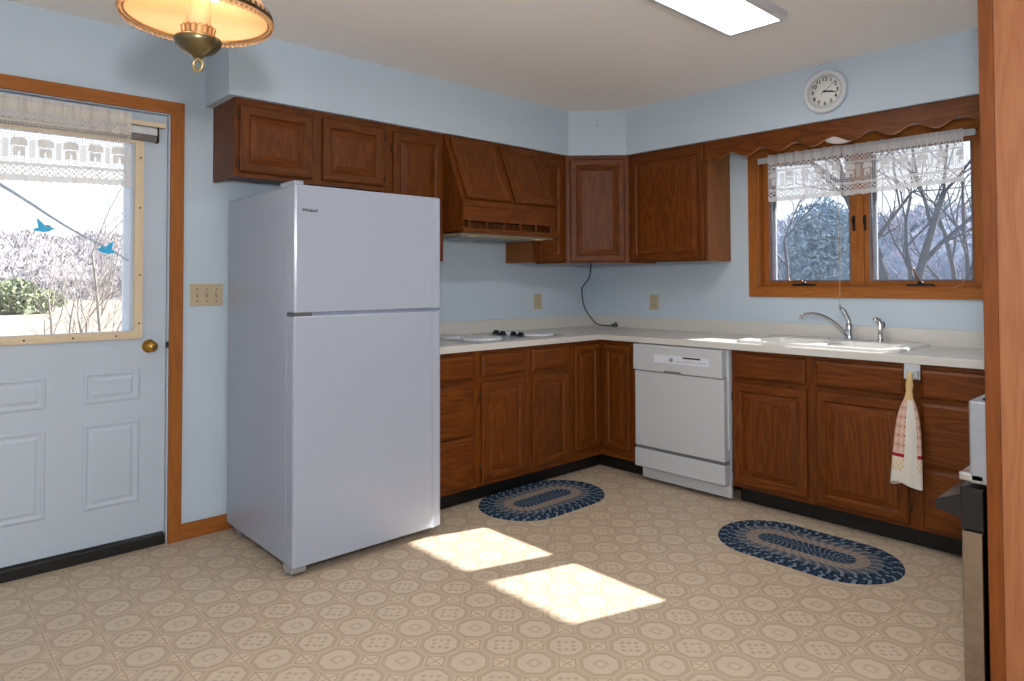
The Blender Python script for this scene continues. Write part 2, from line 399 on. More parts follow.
for a, b_ in ((1.484, 1.987), (2.099, 2.612)):
    s0 = 1.442 if a < 2 else 2.066; s1 = 2.020 if a < 2 else 2.644
    bm = B()
    for q in ((s0, a, 1.229, 2.043), (b_, s1, 1.229, 2.043)): box(bm, 0.052, 0.088, -q[1], -q[0], q[2], q[3], 0, 0.002)
    box(bm, 0.052, 0.088, -b_, -a, 1.229, 1.262, 1, 0.002); box(bm, 0.052, 0.088, -b_, -a, 2.005, 2.043, 1, 0.002)
    sash = obj('sash', bm, [TV, TY], r, L)
    bm = B(); box(bm, 0.078, 0.082, -b_-0.004, -a+0.004, 1.258, 2.01); obj('pane', bm, GLASS, sash)
    bm = B(); frame_x(bm, a-0.002, b_+0.002, 1.260, 2.007, 0.007, 0.047, 0.053); obj('screen_frame', bm, plain('grey_screen_frame', '#6d6f76', 0.5), sash)
    bm = B(); box(bm, 0.0495, 0.0505, -b_+0.004, -a-0.004, 1.266, 2.0); obj('insect_screen', bm, SCREEN, sash)
    bm = B(); box(bm, 0.083, 0.10, -a-0.026, -a-0.003, 1.265, 2.0); obj('weatherstrip', bm, plain('pale_weatherstrip', '#8b929b', 0.6), sash)
    # crank operator on the sill
    c = -(a + b_)/2 + (0.02 if a < 2 else -0.01)
    bm = B(); prism(bm, [(c-0.075, 1.2295), (c+0.075, 1.2295), (c+0.06, 1.243), (c-0.06, 1.243)], 0.012, 0.045, 0, 'x'); lathe(bm, [(0.016, 1.24), (0.014, 1.254), (0.0, 1.256)], 12, (0.026, c, 0))
    ck = obj('crank_operator', bm, DKMET, r, L)
    bm = B()
    if a < 2: tube(bm, [(0.026, c, 1.25), (0.018, c+0.012, 1.262), (0.012, c+0.05, 1.257), (0.01, c+0.085, 1.262), (0.006, c+0.088, 1.278)], [0.006, 0.006, 0.005, 0.005, 0.006], 8)
    else: tube(bm, [(0.026, c, 1.25), (0.018, c+0.005, 1.262), (0.014, c+0.018, 1.29), (0.01, c+0.028, 1.325), (0.004, c+0.04, 1.332)], [0.008, 0.008, 0.006, 0.006, 0.007], 8)
    obj('crank_handle', bm, plain('bronze_handle', '#6b4c34', 0.35, 0.5), ck)
for vv, zz in ((2.012, 1.60), (2.074, 1.60), (2.65, 1.60)):
    bm = B(); box(bm, 0.036, 0.053, -vv-0.006, -vv+0.006, zz-0.045, zz+0.045, 0, 0.003); tube(bm, [(0.04, -vv, zz-0.02), (0.026, -vv, zz+0.0), (0.024, -vv, zz+0.035)], 0.005, 8)
    obj('sash_latch', bm, DKMET, r, L)
# eave outside that shades the top of the window
bm = B(); box(bm, 0.15, 1.02, -6.2, 0.15, 2.42, 2.56); struct('trim_2', bm, plain('white_soffit_board', '#e3e1dc', 0.7))

# entry door in the back wall
r = sroot('door_1', (-3.545, 0, 0)); L = off((-3.545, 0, 0))
S0, S1 = -3.952, -3.134
bm = B()
def frame_y(bm, x0, x1, z0, z1, wd, y0, y1, mv=0, mh=1, bottom=True):
    o_ = [(x0, z0), (x1, z0), (x1, z1), (x0, z1)]; i_ = [(x0+wd, z0+wd), (x1-wd, z0+wd), (x1-wd, z1-wd), (x0+wd, z1-wd)]
    for k in range(4):
        if k == 0 and not bottom: continue
        q = [o_[k], o_[(k+1) % 4], i_[(k+1) % 4], i_[k]]
        prism(bm, q, y0, y1, mh if k in (0, 2) else mv, 'y')
# slab with two rows of embossed panels, glazed opening above
GX0, GX1, GZ0, GZ1 = -3.805, -3.285, 1.034, 1.93
YS = 0.022
box(bm, S0, S1, YS, 0.062, 0.058, GZ0); box(bm, S0, S1, YS, 0.062, GZ1, 2.082); box(bm, S0, GX0, YS, 0.062, GZ0, GZ1); box(bm, GX1, S1, YS, 0.062, GZ0, GZ1)
for px0, px1 in ((-3.478, -3.243), (-3.849, -3.614)):
    for z0, z1 in ((0.706, 0.852), (0.224, 0.620)):
        rects(bm, px1-px0, z1-z0, [(0.0, YS+0.001), (0.006, YS-0.004), (0.014, YS-0.005), (0.022, YS-0.001), (0.030, YS-0.0006), (0.042, YS-0.005), (0.046, YS-0.005)], 0, 0, True, x0=px0, z0=z0)
obj('slab', bm, DOORP, r, L)
bm = B(); frame_y(bm, -3.85, -3.24, 0.998, 1.966, 0.036, 0.006, 0.026, 0, 0); 
fr = obj('glazing_frame', bm, CREAM, r, L)
bm = B(); frame_y(bm, -3.843, -3.247, 1.005, 1.959, 0.010, 0.003, 0.008, 0, 0); obj('frame_bead', bm, CREAM, fr)
for x, z in ((-3.254, 1.86), (-3.254, 1.62), (-3.254, 1.30), (-3.254, 1.07), (-3.35, 1.014), (-3.52, 1.014), (-3.70, 1.014)):
    bm = B(); lathe(bm, [(0.0, 0.0), (0.004, 0.0005), (0.0045, 0.003)], 10, (x, 0.0015, z), axis='y'); obj('screw', bm, DKMET, fr)
bm = B(); box(bm, GX0-0.01, GX1+0.01, 0.040, 0.045, GZ0-0.01, GZ1+0.01); obj('pane', bm, GLASS, r, L)
bm = B(); box(bm, -3.301, -3.255, 0.105, 0.13, 0.3, 2.06); box(bm, -3.87, -3.82, 0.105, 0.13, 0.3, 2.06); box(bm, -3.82, -3.301, 0.105, 0.13, 0.06, 0.95); obj('storm_door_stile', bm, plain('white_storm_door', '#dfe6f0', 0.4), r, L)
bm = B(); frame_y(bm, S0-0.083, -3.066, -0.065, 2.15, 0.060, -0.018, 0.0, 0, 1, False)
for v in bm.verts: v.co.z = max(v.co.z, 0.0)
obj('casing', bm, [TV, TX], r, L)
bm = B(); box(bm, -DU1, S0-0.002, 0, 0.12, 0, DTOP); box(bm, S1+0.002, -DU0, 0, 0.12, 0, DTOP); box(bm, -DU1, -DU0, 0, 0.12, 2.084, DTOP+0.001); obj('jamb', bm, DOORP, r, L)
bm = B(); box(bm, S0, S1, -0.004, 0.055, 0.0, 0.05, bev=0.004); obj('threshold', bm, BLACK, r, L)
bm = B(); lathe(bm, [(0.0, -0.062), (0.018, -0.060), (0.027, -0.048), (0.025, -0.034), (0.012, -0.026), (0.011, -0.008), (0.031, -0.004), (0.033, 0.002)], 24, (-3.206, YS, 0.957), axis='y'); kn = obj('knob', bm, GOLD, r, L)
bm = B(); lathe(bm, [(0.0, -0.064), (0.007, -0.0635), (0.009, -0.061)], 14, (-3.206, YS, 0.957), axis='y'); obj('lock_button', bm, BRASS, kn)
bm = B(); box(bm, -3.1345, -3.128, -0.006, 0.02, 0.945, 0.975); obj('strike_plate', bm, DKMET, r, L)

# ------------------------------------------------------------------ cabinets
def door_part(parent, w, h, loc, rot=(0, 0, 0), hinge=None, frame=0.052, raised=0.034):
    bm = B(); f = frame
    rects(bm, w, h, [(0, -0.0005), (0, -0.012), (0.003, -0.017), (0.008, -0.019), (f-0.010, -0.019), (f-0.004, -0.015), (f, -0.010), (f+0.004, -0.0095)], 0, 1, True)
    d = obj('door', bm, [OV, OX], parent, loc, rot)
    bm = B()
    g = f+0.001
    rects(bm, w-2*g, h-2*g, [(0, -0.0098), (raised, -0.0175), (raised+0.003, -0.0175)], 0, 1, True, x0=g, z0=g)
    obj('raised_panel', bm, [OV, OX], d)
    if hinge:
        for zz in (h*0.14, h*0.86):
            x = -0.006 if hinge == 'l' else w+0.006
            bm = B(); tube(bm, [(x, -0.010, zz-0.022), (x, -0.010, zz+0.022)], 0.0048, 8); box(bm, x-0.005, x+0.005, -0.003, -0.0005, zz-0.018, zz+0.018)
            obj('hinge', bm, plain('aged_bronze_hinge', '#4b3622', 0.4, 0.5), d)
    return d
def drawer_part(parent, w, h, loc, name='drawer'):
    bm = B()
    rects(bm, w, h, [(0, -0.0005), (0, -0.010), (0.004, -0.0135), (0.014, -0.019), (0.018, -0.019)], 1, 1, True)
    return obj(name, bm, [OV, OX], parent, loc)
def carcass(parent, w, dep, z0, z1, stiles, rails, open_bottom=False, top_open=False, side=None):
    """box with a face frame; stiles = (x0,x1) list, rails = (z0,z1) list, in the cabinet's own frame"""
    bm = B(); t = 0.016
    box(bm, 0.0005, t, 0.012, dep, z0, z1, 0); box(bm, w-t, w-0.0005, 0.012, dep, z0, z1, 0)
    zb = z0+0.022 if open_bottom else z0
    box(bm, t, w-t, 0.012, dep, zb, zb+t, 1); box(bm, t, w-t, dep-0.01, dep, zb, z1, 0)
    if not top_open: box(bm, t, w-t, 0.012, dep, z1-t, z1, 1)
    obj('carcass', bm, [side or OV, OX], parent)
    bm = B()
    for a, b_ in stiles: box(bm, a, b_, 0, 0.018, z0, z1, 0)
    for a, b_ in rails:
        xs = sorted(stiles)
        for (p, q), (p2, q2) in zip(xs, xs[1:]): box(bm, q, p2, 0.0004, 0.018, a, b_, 1)
    box(bm, stiles[0][1], stiles[-1][0], 0.006, 0.017, z0+0.01, z1-0.01, 0)
    obj('face_frame', bm, [OV, OX], parent)
def kick(parent, w, x0=0.0):
    bm = B(); box(bm, x0, w, FD-KD, FD-KD+0.02, 0.0, KT); obj('toe_kick', bm, BLACK, parent)

G_UP, G_LO = 'oak wall cabinets', 'oak base cabinets'
# --- wall cabinets on the back wall
Z1 = UT - 0.0008
c = thing('wall_cabinet', 'short two-door oak wall cabinet above the refrigerator', 'cabinet', (-2.925, -UD, 0), 0, G_UP)
W = 0.846; carcass(c, W, UD-0.002, 1.772, Z1, [(0, 0.036), (0.385, 0.458), (0.81, W)], [(1.772, 1.80), (2.112, Z1)], True)
door_part(c, 0.372, 0.325, (0.021, 0, 1.795), hinge='l'); door_part(c, 0.371, 0.325, (0.449, 0, 1.797), hinge='r')
c = thing('wall_cabinet', 'tall single-door oak wall cabinet between refrigerator and range hood', 'cabinet', (-2.078, -UD, 0), 0, G_UP)
W = 0.389; carcass(c, W, UD-0.002, 1.385, Z1, [(0, 0.045), (W-0.03, W)], [(1.385, 1.42), (2.105, Z1)], True)
door_part(c, 0.339, 0.715, (0.032, 0, 1.405), hinge='l')
c = thing('wall_cabinet', 'narrow oak wall cabinet between range hood and corner cabinet', 'cabinet', (-0.924, -UD, 0), 0, G_UP)
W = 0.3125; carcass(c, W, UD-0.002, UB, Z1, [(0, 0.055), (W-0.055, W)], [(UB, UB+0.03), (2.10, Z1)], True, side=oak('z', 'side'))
door_part(c, 0.226, 0.706, (0.044, 0, 1.404))
# --- diagonal corner cabinet
c = thing('corner_cabinet', 'diagonal oak corner wall cabinet under the angled soffit', 'cabinet', (-0.611, -UD, 0), -PI/4, G_UP)
Wd = math.hypot(0.315, 0.315)
def loc_diag(x, y):
    dx, dy = x+0.611, y+UD; s = math.sqrt(0.5); return (dx*s - dy*s, dx*s + dy*s)
bm = B()
foot = [loc_diag(*p) for p in ((-0.6105, -UD), (-UD, -0.6105), (-0.002, -0.6105), (-0.002, -0.002), (-0.6105, -0.002))]
prism(bm, foot, UB+0.02, Z1, 0)
box(bm, 0.004, Wd-0.004, 0.004, 0.02, UB, UB+0.02, 1)
obj('carcass', bm, [OV, OX], c)
bm = B(); box(bm, 0, 0.05, -0.001, 0.003, UB, Z1); box(bm, Wd-0.05, Wd, -0.001, 0.003, UB, Z1); box(bm, 0.05, Wd-0.05, -0.0008, 0.003, UB, UB+0.03, 1); box(bm, 0.05, Wd-0.05, -0.0008, 0.003, 2.11, Z1, 1)
obj('face_frame', bm, [OV, OX], c)
door_part(c, Wd-0.060, 0.728, (0.030, -0.001, 1.402))
# --- wall cabinet on the right wall
c = thing('wall_cabinet', 'large single-door oak wall cabinet left of the window', 'cabinet', (-UD, -0.6115, 0), -PI/2, G_UP)
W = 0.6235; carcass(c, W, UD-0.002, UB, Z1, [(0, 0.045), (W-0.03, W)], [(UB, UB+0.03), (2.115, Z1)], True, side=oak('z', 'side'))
door_part(c, 0.583, 0.730, (0.030, 0, 1.400))

# --- wooden range hood
c = thing('range_hood', 'oak range hood with two slanted doors over the cooktop', 'range hood', (-1.688, -UD, 0), 0)
W = 0.763
prof = [(UD-0.002, Z1), (-0.012, Z1), (-0.012, 2.135), (-0.180, 1.742), (-0.180, 1.622), (-0.120, 1.622), (-0.120, 1.56), (UD-0.002, 1.56)]
bm = B(); prism(bm, prof, 0.0005, W-0.0005, 0, 'x'); prism(bm, [(UD-0.004, 1.56), (-0.180, 1.56), (-0.180, 1.63), (UD-0.004, 1.63)], 0.0006, 0.016, 0, 'x'); prism(bm, [(UD-0.004, 1.56), (-0.180, 1.56), (-0.180, 1.63), (UD-0.004, 1.63)], W-0.016, W-0.0006, 0, 'x'); obj('hood_body', bm, [OV, OX], c)
sl = math.atan2(0.168, 0.393); Ls = math.hypot(0.168, 0.393)
rotd = (sl, 0, 0)   # tilt: top back, bottom forward
for x0, wd in ((0.034, 0.346), (0.425, 0.346)):
    d = door_part(c, wd, Ls-0.012, (x0, -0.1775, 1.752), (-sl, 0, 0), frame=0.05, raised=0.03)
bm = B(); box(bm, -0.004, W+0.004, -0.200, -0.178, 1.706, 1.742, 0, 0.004); box(bm, 0.0, W, -0.196, -0.178, 1.622, 1.706, 0, 0.002); obj('apron', bm, OX, c)
bm = B(); box(bm, -0.006, W+0.03, -0.206, -0.16, 1.548, 1.578, 0, 0.004); obj('gallery_rail', bm, OX, c)
for k in range(6):
    x = 0.05 + k*(W-0.08)/5
    bm = B(); lathe(bm, [(0.006, 1.576), (0.008, 1.582), (0.005, 1.588), (0.0085, 1.60), (0.005, 1.612), (0.008, 1.618), (0.006, 1.624)], 10, (x, -0.188, 0)); obj('spindle', bm, OV, c)
bm = B(); box(bm, 0.0, W, -0.175, UD-0.003, 1.538, 1.5495, 0); box(bm, 0.03, W-0.03, -0.13, UD-0.04, 1.534, 1.539, 0); obj('metal_pan', bm, plain('cream_hood_metal', '#a39a80', 0.35, 0.3), c)
for x in (0.05, 0.40):
    bm = B(); box(bm, x, x+0.29, -0.06, UD-0.09, 1.530, 1.535, 0, 0.002); obj('grease_filter', bm, plain('aluminium_filter', '#8b9299', 0.4, 0.8, 0.2, 300), c)
for x in (0.08, 0.62):
    bm = B(); box(bm, x, x+0.06, -0.165, -0.125, 1.531, 1.5385, 0, 0.003); obj('hood_lens', bm, CREAM, c)

# --- base cabinets, back wall
c = thing('base_cabinet', 'three-drawer oak base cabinet beside the refrigerator', 'cabinet', (-2.085, -FD, 0), 0, G_LO)
W = 0.3995; carcass(c, W, FD-0.002, KT, CB-0.001, [(0, 0.03), (W-0.035, W)], [(KT, 0.125), (0.385, 0.41), (0.68, 0.725), (0.84, CB-0.001)], top_open=True)
for z0, z1 in ((0.118, 0.392), (0.403, 0.689), (0.717, 0.845)): drawer_part(c, 0.352, z1-z0, (0.022, 0, z0))
kick(c, W)
c = thing('base_cabinet', 'oak cooktop base cabinet with two drawers over two doors', 'cabinet', (-1.685, -FD, 0), 0, G_LO)
W = 0.7795; carcass(c, W, FD-0.002, KT, CB-0.001, [(0, 0.045), (0.358, 0.442), (W-0.045, W)], [(KT, 0.14), (0.68, 0.73), (0.835, CB-0.001)], top_open=True)
drawer_part(c, 0.332, 0.127, (0.032, 0, 0.719)); drawer_part(c, 0.312, 0.127, (0.430, 0, 0.719))
door_part(c, 0.341, 0.563, (0.030, 0, 0.127), hinge='l'); door_part(c, 0.318, 0.556, (0.432, 0, 0.134))
kick(c, W)
# corner cabinet with folding doors
c = thing('corner_base_cabinet', 'oak corner base cabinet with an inward-folding pair of doors', 'cabinet', (-0.905, -FD, 0), 0, G_LO)
bm = B(); foot = [(0.0, 0.0), (0.3016, 0.0), (0.3016, -0.31), (0.32, -0.31), (0.903, -0.31), (0.903, 0.601), (0.0, 0.601)]
prism(bm, foot, KT, CB-0.001, 0); obj('carcass', bm, [OV, OX], c)
bm = B()
box(bm, 0, 0.030, -0.001, 0.01, KT, CB-0.001, 0); box(bm, 0.03, 0.3016, -0.0008, 0.01, KT, 0.155, 1); box(bm, 0.03, 0.3016, -0.0008, 0.01, 0.845, CB-0.001, 1)
box(bm, 0.3006, 0.31, -0.31, -0.262, KT, CB-0.001, 0); box(bm, 0.3008, 0.31, -0.262, -0.001, KT, 0.155, 2); box(bm, 0.3008, 0.31, -0.262, -0.001, 0.845, CB-0.001, 2)
obj('face_frame', bm, [OV, OX, OY], c)
door_part(c, 0.236, 0.677, (0.033, -0.001, 0.162), frame=0.045, raised=0.03)
door_part(c, 0.214, 0.677, (0.3006, -0.040, 0.162), (0, 0, -PI/2), frame=0.045, raised=0.03)
bm = B(); prism(bm, [(0.0, FD-KD), (0.385, FD-KD), (0.385, -0.31), (0.40, -0.31), (0.40, FD-KD+0.015), (0.0, FD-KD+0.015)], 0, KT); obj('toe_kick', bm, BLACK, c)
# --- base cabinets, right wall
c = thing('base_cabinet', 'oak sink base cabinet with two doors under the window', 'cabinet', (-FD, -1.580, 0), -PI/2, G_LO)
W = 0.9395; carcass(c, W, FD-0.002, KT, CB-0.001, [(0, 0.03), (0.425, 0.49), (W-0.035, W)], [(KT, 0.13), (0.69, 0.72), (0.84, CB-0.001)], top_open=True)
drawer_part(c, 0.412, 0.132, (0.016, 0, 0.716), 'false_front'); drawer_part(c, 0.421, 0.132, (0.483, 0, 0.716), 'false_front')
door_part(c, 0.422, 0.565, (0.012, 0, 0.124), hinge='l'); door_part(c, 0.430, 0.572, (0.484, 0, 0.120), hinge='r')
kick(c, W)
c = thing('base_cabinet', 'three-drawer oak base cabinet behind the hanging towel', 'cabinet', (-FD, -2.520, 0), -PI/2, G_LO)
W = 0.48; carcass(c, W, FD-0.002, KT, CB-0.001, [(0, 0.036), (W-0.035, W)], [(KT, 0.125), (0.385, 0.41), (0.69, 0.72), (0.84, CB-0.001)], top_open=True)
for z0, z1 in ((0.116, 0.388), (0.403, 0.693), (0.715, 0.847)): drawer_part(c, 0.425, z1-z0, (0.030, 0, z0))
kick(c, W)

# --- countertop with backsplash (sink cut-out left open)
c = thing('countertop', 'L-shaped pale speckled laminate countertop with backsplash', 'countertop', (-CDEP, -CDEP, CB))
L = off((-CDEP, -CDEP, CB))
SKX0, SKX1, SKV0, SKV1 = -0.545, -0.115, 1.63, 2.40
bm = B()
ov = [(-2.086, -0.002), (-2.086, -CDEP), (-CDEP, -CDEP), (-CDEP, -SKV0), (-0.002, -SKV0), (-0.002, -0.002)]
prism(bm, ov, CB, CT)
box(bm, -CDEP, SKX0, -SKV1, -SKV0, CB, CT); box(bm, SKX1, -0.002, -SKV1, -SKV0, CB, CT); box(bm, -CDEP, -0.002, -3.005, -SKV1, CB, CT)
for f in bm.faces[:]:
    pass
es = [e for e in bm.edges if abs(e.verts[0].co.z-CT) < 1e-6 and abs(e.verts[1].co.z-CT) < 1e-6 and all((abs(v.co.x+CDEP) < 1e-5 and v.co.y <= -CDEP+1e-5) or (abs(v.co.y+CDEP) < 1e-5 and v.co.x <= -CDEP+1e-5) for v in e.verts)]
bmesh.ops.bevel(bm, geom=es, offset=0.008, segments=3, profile=0.5, affect='EDGES')
obj('worktop', bm, COUNTER, c, L)
bm = B(); prism(bm, [(-2.086, -0.001), (-2.086, -0.021), (-0.021, -0.021), (-0.021, -3.005), (-0.001, -3.005), (-0.001, -0.001)], CT, 0.997); obj('backsplash', bm, COUNTER, c, L)

# ------------------------------------------------------------------ dishwasher
c = thing('dishwasher', 'white built-in dishwasher between the corner and sink cabinets', 'dishwasher', (-0.60, -0.915, 0), -PI/2)
W = 0.636
bm = B(); box(bm, 0.006, W+0.022, 0.0, 0.56, 0.10, 0.868); obj('tub_body', bm, plain('grey_enamel', '#9a9da3', 0.4), c)
bm = B(); box(bm, 0.004, W-0.003, -0.060, -0.002, 0.704, 0.866, 0, 0.006); cp = obj('control_panel', bm, OFFW, c)
bm = B(); box(bm, 0.165, 0.555, -0.0615, -0.0595, 0.762, 0.812, 0, 0.001); obj('panel_strip', bm, plain('pale_blue_overlay', '#d9dde8', 0.35), cp)
bm = B()
for k in range(8): box(bm, 0.375+k*0.0155, 0.375+k*0.0155+0.013, -0.0645, -0.0612, 0.799, 0.808)
obj('push_buttons', bm, BLACK, cp)
for k in range(9):
    bm = B(); lathe(bm, [(0.0, -0.0632), (0.004, -0.063), (0.0045, -0.0612)], 8, (0.345+k*0.022, 0, 0.780), axis='y'); obj('indicator', bm, LGREY, cp)
bm = B(); lathe(bm, [(0.0, -0.067), (0.011, -0.0665), (0.012, -0.0612)], 16, (0.295, 0, 0.786), axis='y'); obj('cycle_dial', bm, LGREY, cp)
bm = B(); box(bm, 0.24, 0.36, -0.0605, -0.058, 0.708, 0.716); obj('latch_slot', bm, GREY, cp)
bm = B(); box(bm, 0.012, W+0.004, -0.052, -0.001, 0.232, 0.700, 0, 0.005); obj('door_panel', bm, OFFW, c)
bm = B(); box(bm, 0.012, W+0.006, -0.040, -0.001, 0.212, 0.232); obj('seam_strip', bm, plain('grey_seam', '#74767b', 0.5), c)
bm = B(); box(bm, 0.010, W+0.008, -0.054, -0.001, 0.100, 0.212, 0, 0.005); obj('lower_panel', bm, OFFW, c)
bm = B(); box(bm, 0.03, W+0.014, 0.0, 0.02, 0.022, 0.100, 0, 0.002); obj('kick_panel', bm, OFFW, c)
bm = B(); box(bm, W-0.001, W+0.014, -0.012, 0.0, 0.30, 0.866); obj('side_trim', bm, OFFW, c)
for x in (0.06, W-0.04):
    bm = B(); lathe(bm, [(0.016, 0), (0.016, 0.012), (0.007, 0.013), (0.007, 0.10)], 10, (x, 0.08, 0)); obj('foot', bm, GREY, c)

# ------------------------------------------------------------------ refrigerator
FX0, FX1, FY, FZ = -2.865, -2.093, -0.826, 1.684
c = thing('refrigerator', 'white top-freezer refrigerator beside the entry door', 'refrigerator', (FX0, FY, 0))
W = FX1-FX0
bm = B(); box(bm, 0.004, W-0.004, 0.078, 0.785, 0.045, FZ-0.004, 0, 0.008); obj('cabinet_body', bm, WHITE, c)
bm = B(); box(bm, 0.012, W-0.012, 0.068, 0.080, 0.07, FZ-0.02); obj('door_gasket', bm, LGREY, c)
def fridge_door(name, z0, z1):
    bm = B()
    pts = [(0.0, 0.066), (0.0, 0.012), (0.003, 0.004), (0.012, 0.0)]
    pts += [(W-0.060, 0.0), (W-0.046, 0.0025), (W-0.036, 0.002), (W-0.016, 0.0), (W-0.004, 0.004), (W, 0.014), (W, 0.066)]
    prism(bm, pts, z0, z1)
    es = [e for e in bm.edges if abs(e.verts[0].co.z-e.verts[1].co.z) < 1e-6]
    bmesh.ops.bevel(bm, geom=es, offset=0.005, segments=2, profile=0.5, affect='EDGES')
    return obj(name, bm, WHITE, c)
fd = fridge_door('freezer_door', 1.131, FZ)
text_mesh('Whirlpool', 0.0185, BLACK, fd, (0.071, -0.0006, 1.5745), (PI/2, 0, 0), 'badge', xs=0.92)
ld = fridge_door('fresh_food_door', 0.048, 1.116)
bm = B(); box(bm, 0.0, 0.085, 0.004, 0.07, 1.1165, 1.1305); obj('middle_hinge', bm, GREY, c)
bm = B(); box(bm, 0.085, W, 0.012, 0.064, 1.1165, 1.1305); obj('seam_strip', bm, plain('blue_grey_seam', '#8d97ad', 0.4), c)
bm = B(); prism(bm, [(0.008, 0.02), (0.05, 0.02), (0.06, 0.05), (0.06, 0.13), (0.008, 0.16)], FZ-0.004, FZ+0.018); obj('hinge_cover', bm, WHITE, c)
for x, y in ((0.035, 0.09), (W-0.06, 0.16), (0.06, 0.70), (W-0.06, 0.70)):
    bm = B(); box(bm, x-0.032, x+0.036, y-0.07 if y < 0.1 else y-0.02, y+0.02, 0.018, 0.046, 0, 0.003); lathe(bm, [(0.0, 0.0), (0.018, 0.0), (0.018, 0.014), (0.008, 0.015), (0.008, 0.03)], 12, (x-0.01, y, 0)); obj('foot', bm, LGREY, c)

# ------------------------------------------------------------------ cooktop on the counter
c = thing('cooktop', 'electric cooktop with white covered burners set in the counter', 'cooktop', (-1.305, -0.325, CT))
bm = B(); box(bm, -0.375, 0.375, -0.26, 0.255, 0.0, 0.005, 0, 0.003); obj('glass_plate', bm, plain('grey_cooktop_glass', '#9c9fa5', 0.2), c)
for x, y, r_ in ((-0.20, -0.105, 0.125), (-0.22, 0.125, 0.105), (0.255, -0.115, 0.115), (0.23, 0.135, 0.10)):
    bm = B(); lathe(bm, [(r_, 0.005), (r_, 0.011), (r_-0.006, 0.0165), (r_-0.02, 0.0155), (r_*0.5, 0.0165), (0, 0.017)], 36, (x, y, 0)); obj('burner_cover', bm, CLOCKW, c)
for k in range(4):
    y = -0.13+k*0.085
    bm = B(); lathe(bm, [(0.027, 0.005), (0.026, 0.010), (0.022, 0.011), (0.020, 0.020), (0.016, 0.022), (0, 0.022)], 20, (0.102+0.018*(k % 2), y, 0)); box(bm, 0.102+0.018*(k % 2)-0.004, 0.102+0.018*(k % 2)+0.004, y-0.02, y+0.02, 0.018, 0.030, 0, 0.001); obj('knob', bm, BLACK, c)

# ------------------------------------------------------------------ sink, faucet, sprayer
c = thing('sink', 'white double-bowl drop-in sink below the window', 'sink', (-0.33, -2.0155, CT))
def rrect(hx, hy, r_, n=6, cx=0, cy=0):
    out = []
    for sx_, sy_, a0 in ((1, 1, 0), (-1, 1, PI/2), (-1, -1, PI), (1, -1, 3*PI/2)):
        for k in range(n+1):
            a = a0 + k*PI/2/n; out.append((cx+sx_*(hx-r_)+r_*math.cos(a), cy+sy_*(hy-r_)+r_*math.sin(a)))
    return out
bm = B(); n = 28
HX, HY = 0.265, 0.432
def ring(pts, z): return [bm.verts.new((x, y, z)) for x, y in pts]
R0 = ring(rrect(HX, HY, 0.05), 0.0003); R1 = ring(rrect(HX-0.003, HY-0.003, 0.05), 0.011); R2 = ring(rrect(HX-0.014, HY-0.014, 0.045), 0.016); R3 = ring(rrect(HX-0.045, HY-0.032, 0.04), 0.0125)
for A, Bq in ((R0, R1), (R1, R2), (R2, R3)):
    for k in range(n): f = bm.faces.new((A[k], A[(k+1) % n], Bq[(k+1) % n], Bq[k])); f.smooth = True
# bowls: deck filled around two basin openings
bowls = []
for cy_ in (0.192, -0.192):
    T0 = ring(rrect(0.165, 0.168, 0.05, cx=-0.045, cy=cy_), 0.0125); bowls.append(T0)
edges = []
for lp in (R3, *bowls):
    for k in range(n):
        e = bm.edges.get((lp[k], lp[(k+1) % n])) or bm.edges.new((lp[k], lp[(k+1) % n])); edges.append(e)
bmesh.ops.triangle_fill(bm, edges=edges, use_beauty=True)
for cy_, T0 in zip((0.192, -0.192), bowls):
    T1 = ring(rrect(0.160, 0.163, 0.05, cx=-0.045, cy=cy_), 0.004); T2 = ring(rrect(0.150, 0.153, 0.05, cx=-0.045, cy=cy_), -0.15); T3 = ring(rrect(0.09, 0.09, 0.05, cx=-0.045, cy=cy_), -0.17)
    for A, Bq in ((T0, T1), (T1, T2), (T2, T3)):
        for k in range(n): f = bm.faces.new((A[k], A[(k+1) % n], Bq[(k+1) % n], Bq[k])); f.smooth = True
    bm.faces.new(T3)
obj('basin', bm, plain('white_cast_iron', '#e2e1de', 0.18, noise=0.004), c)
for cy_ in (0.192, -0.192):
    bm = B(); lathe(bm, [(0.045, -0.168), (0.04, -0.166), (0.02, -0.1685), (0, -0.169)], 20, (-0.045, cy_, 0)); obj('drain', bm, CHROME, c)
ZS = CT+0.0128
c = thing('faucet', 'chrome single-lever faucet with long spout behind the sink', 'faucet', (-0.10, -2.034, ZS))
bm = B(); prism(bm, rrect(0.026, 0.125, 0.025), 0.0, 0.006); es = [e for e in bm.edges if abs(e.verts[0].co.z-0.006) < 1e-6 and abs(e.verts[1].co.z-0.006) < 1e-6]; bmesh.ops.bevel(bm, geom=es, offset=0.003, segments=2, affect='EDGES'); obj('base_plate', bm, CHROME, c)
bm = B(); lathe(bm, [(0.024, 0.006), (0.022, 0.02), (0.020, 0.055), (0.021, 0.078), (0.017, 0.088), (0.0, 0.092)], 20); obj('body', bm, CHROME, c)
sp = []
tip = Vector((-0.18, 0.186, 0.14))
P0, P1, P2 = Vector((-0.012, 0.012, 0.03)), Vector((-0.10, 0.105, 0.175)), tip
for k in range(15):
    t = k/14; sp.append(P0*(1-t)**2 + P1*2*t*(1-t) + P2*t*t)
bm = B(); tube(bm, sp + [tip+Vector((-0.008, 0.008, -0.012))], [0.0125-0.004*k/15 for k in range(16)], 12); s_ = obj('spout', bm, CHROME, c)
bm = B(); tube(bm, [tip+Vector((-0.008, 0.008, -0.006)), tip+Vector((-0.009, 0.009, -0.022))], 0.0105, 12); obj('aerator', bm, LGREY, s_)
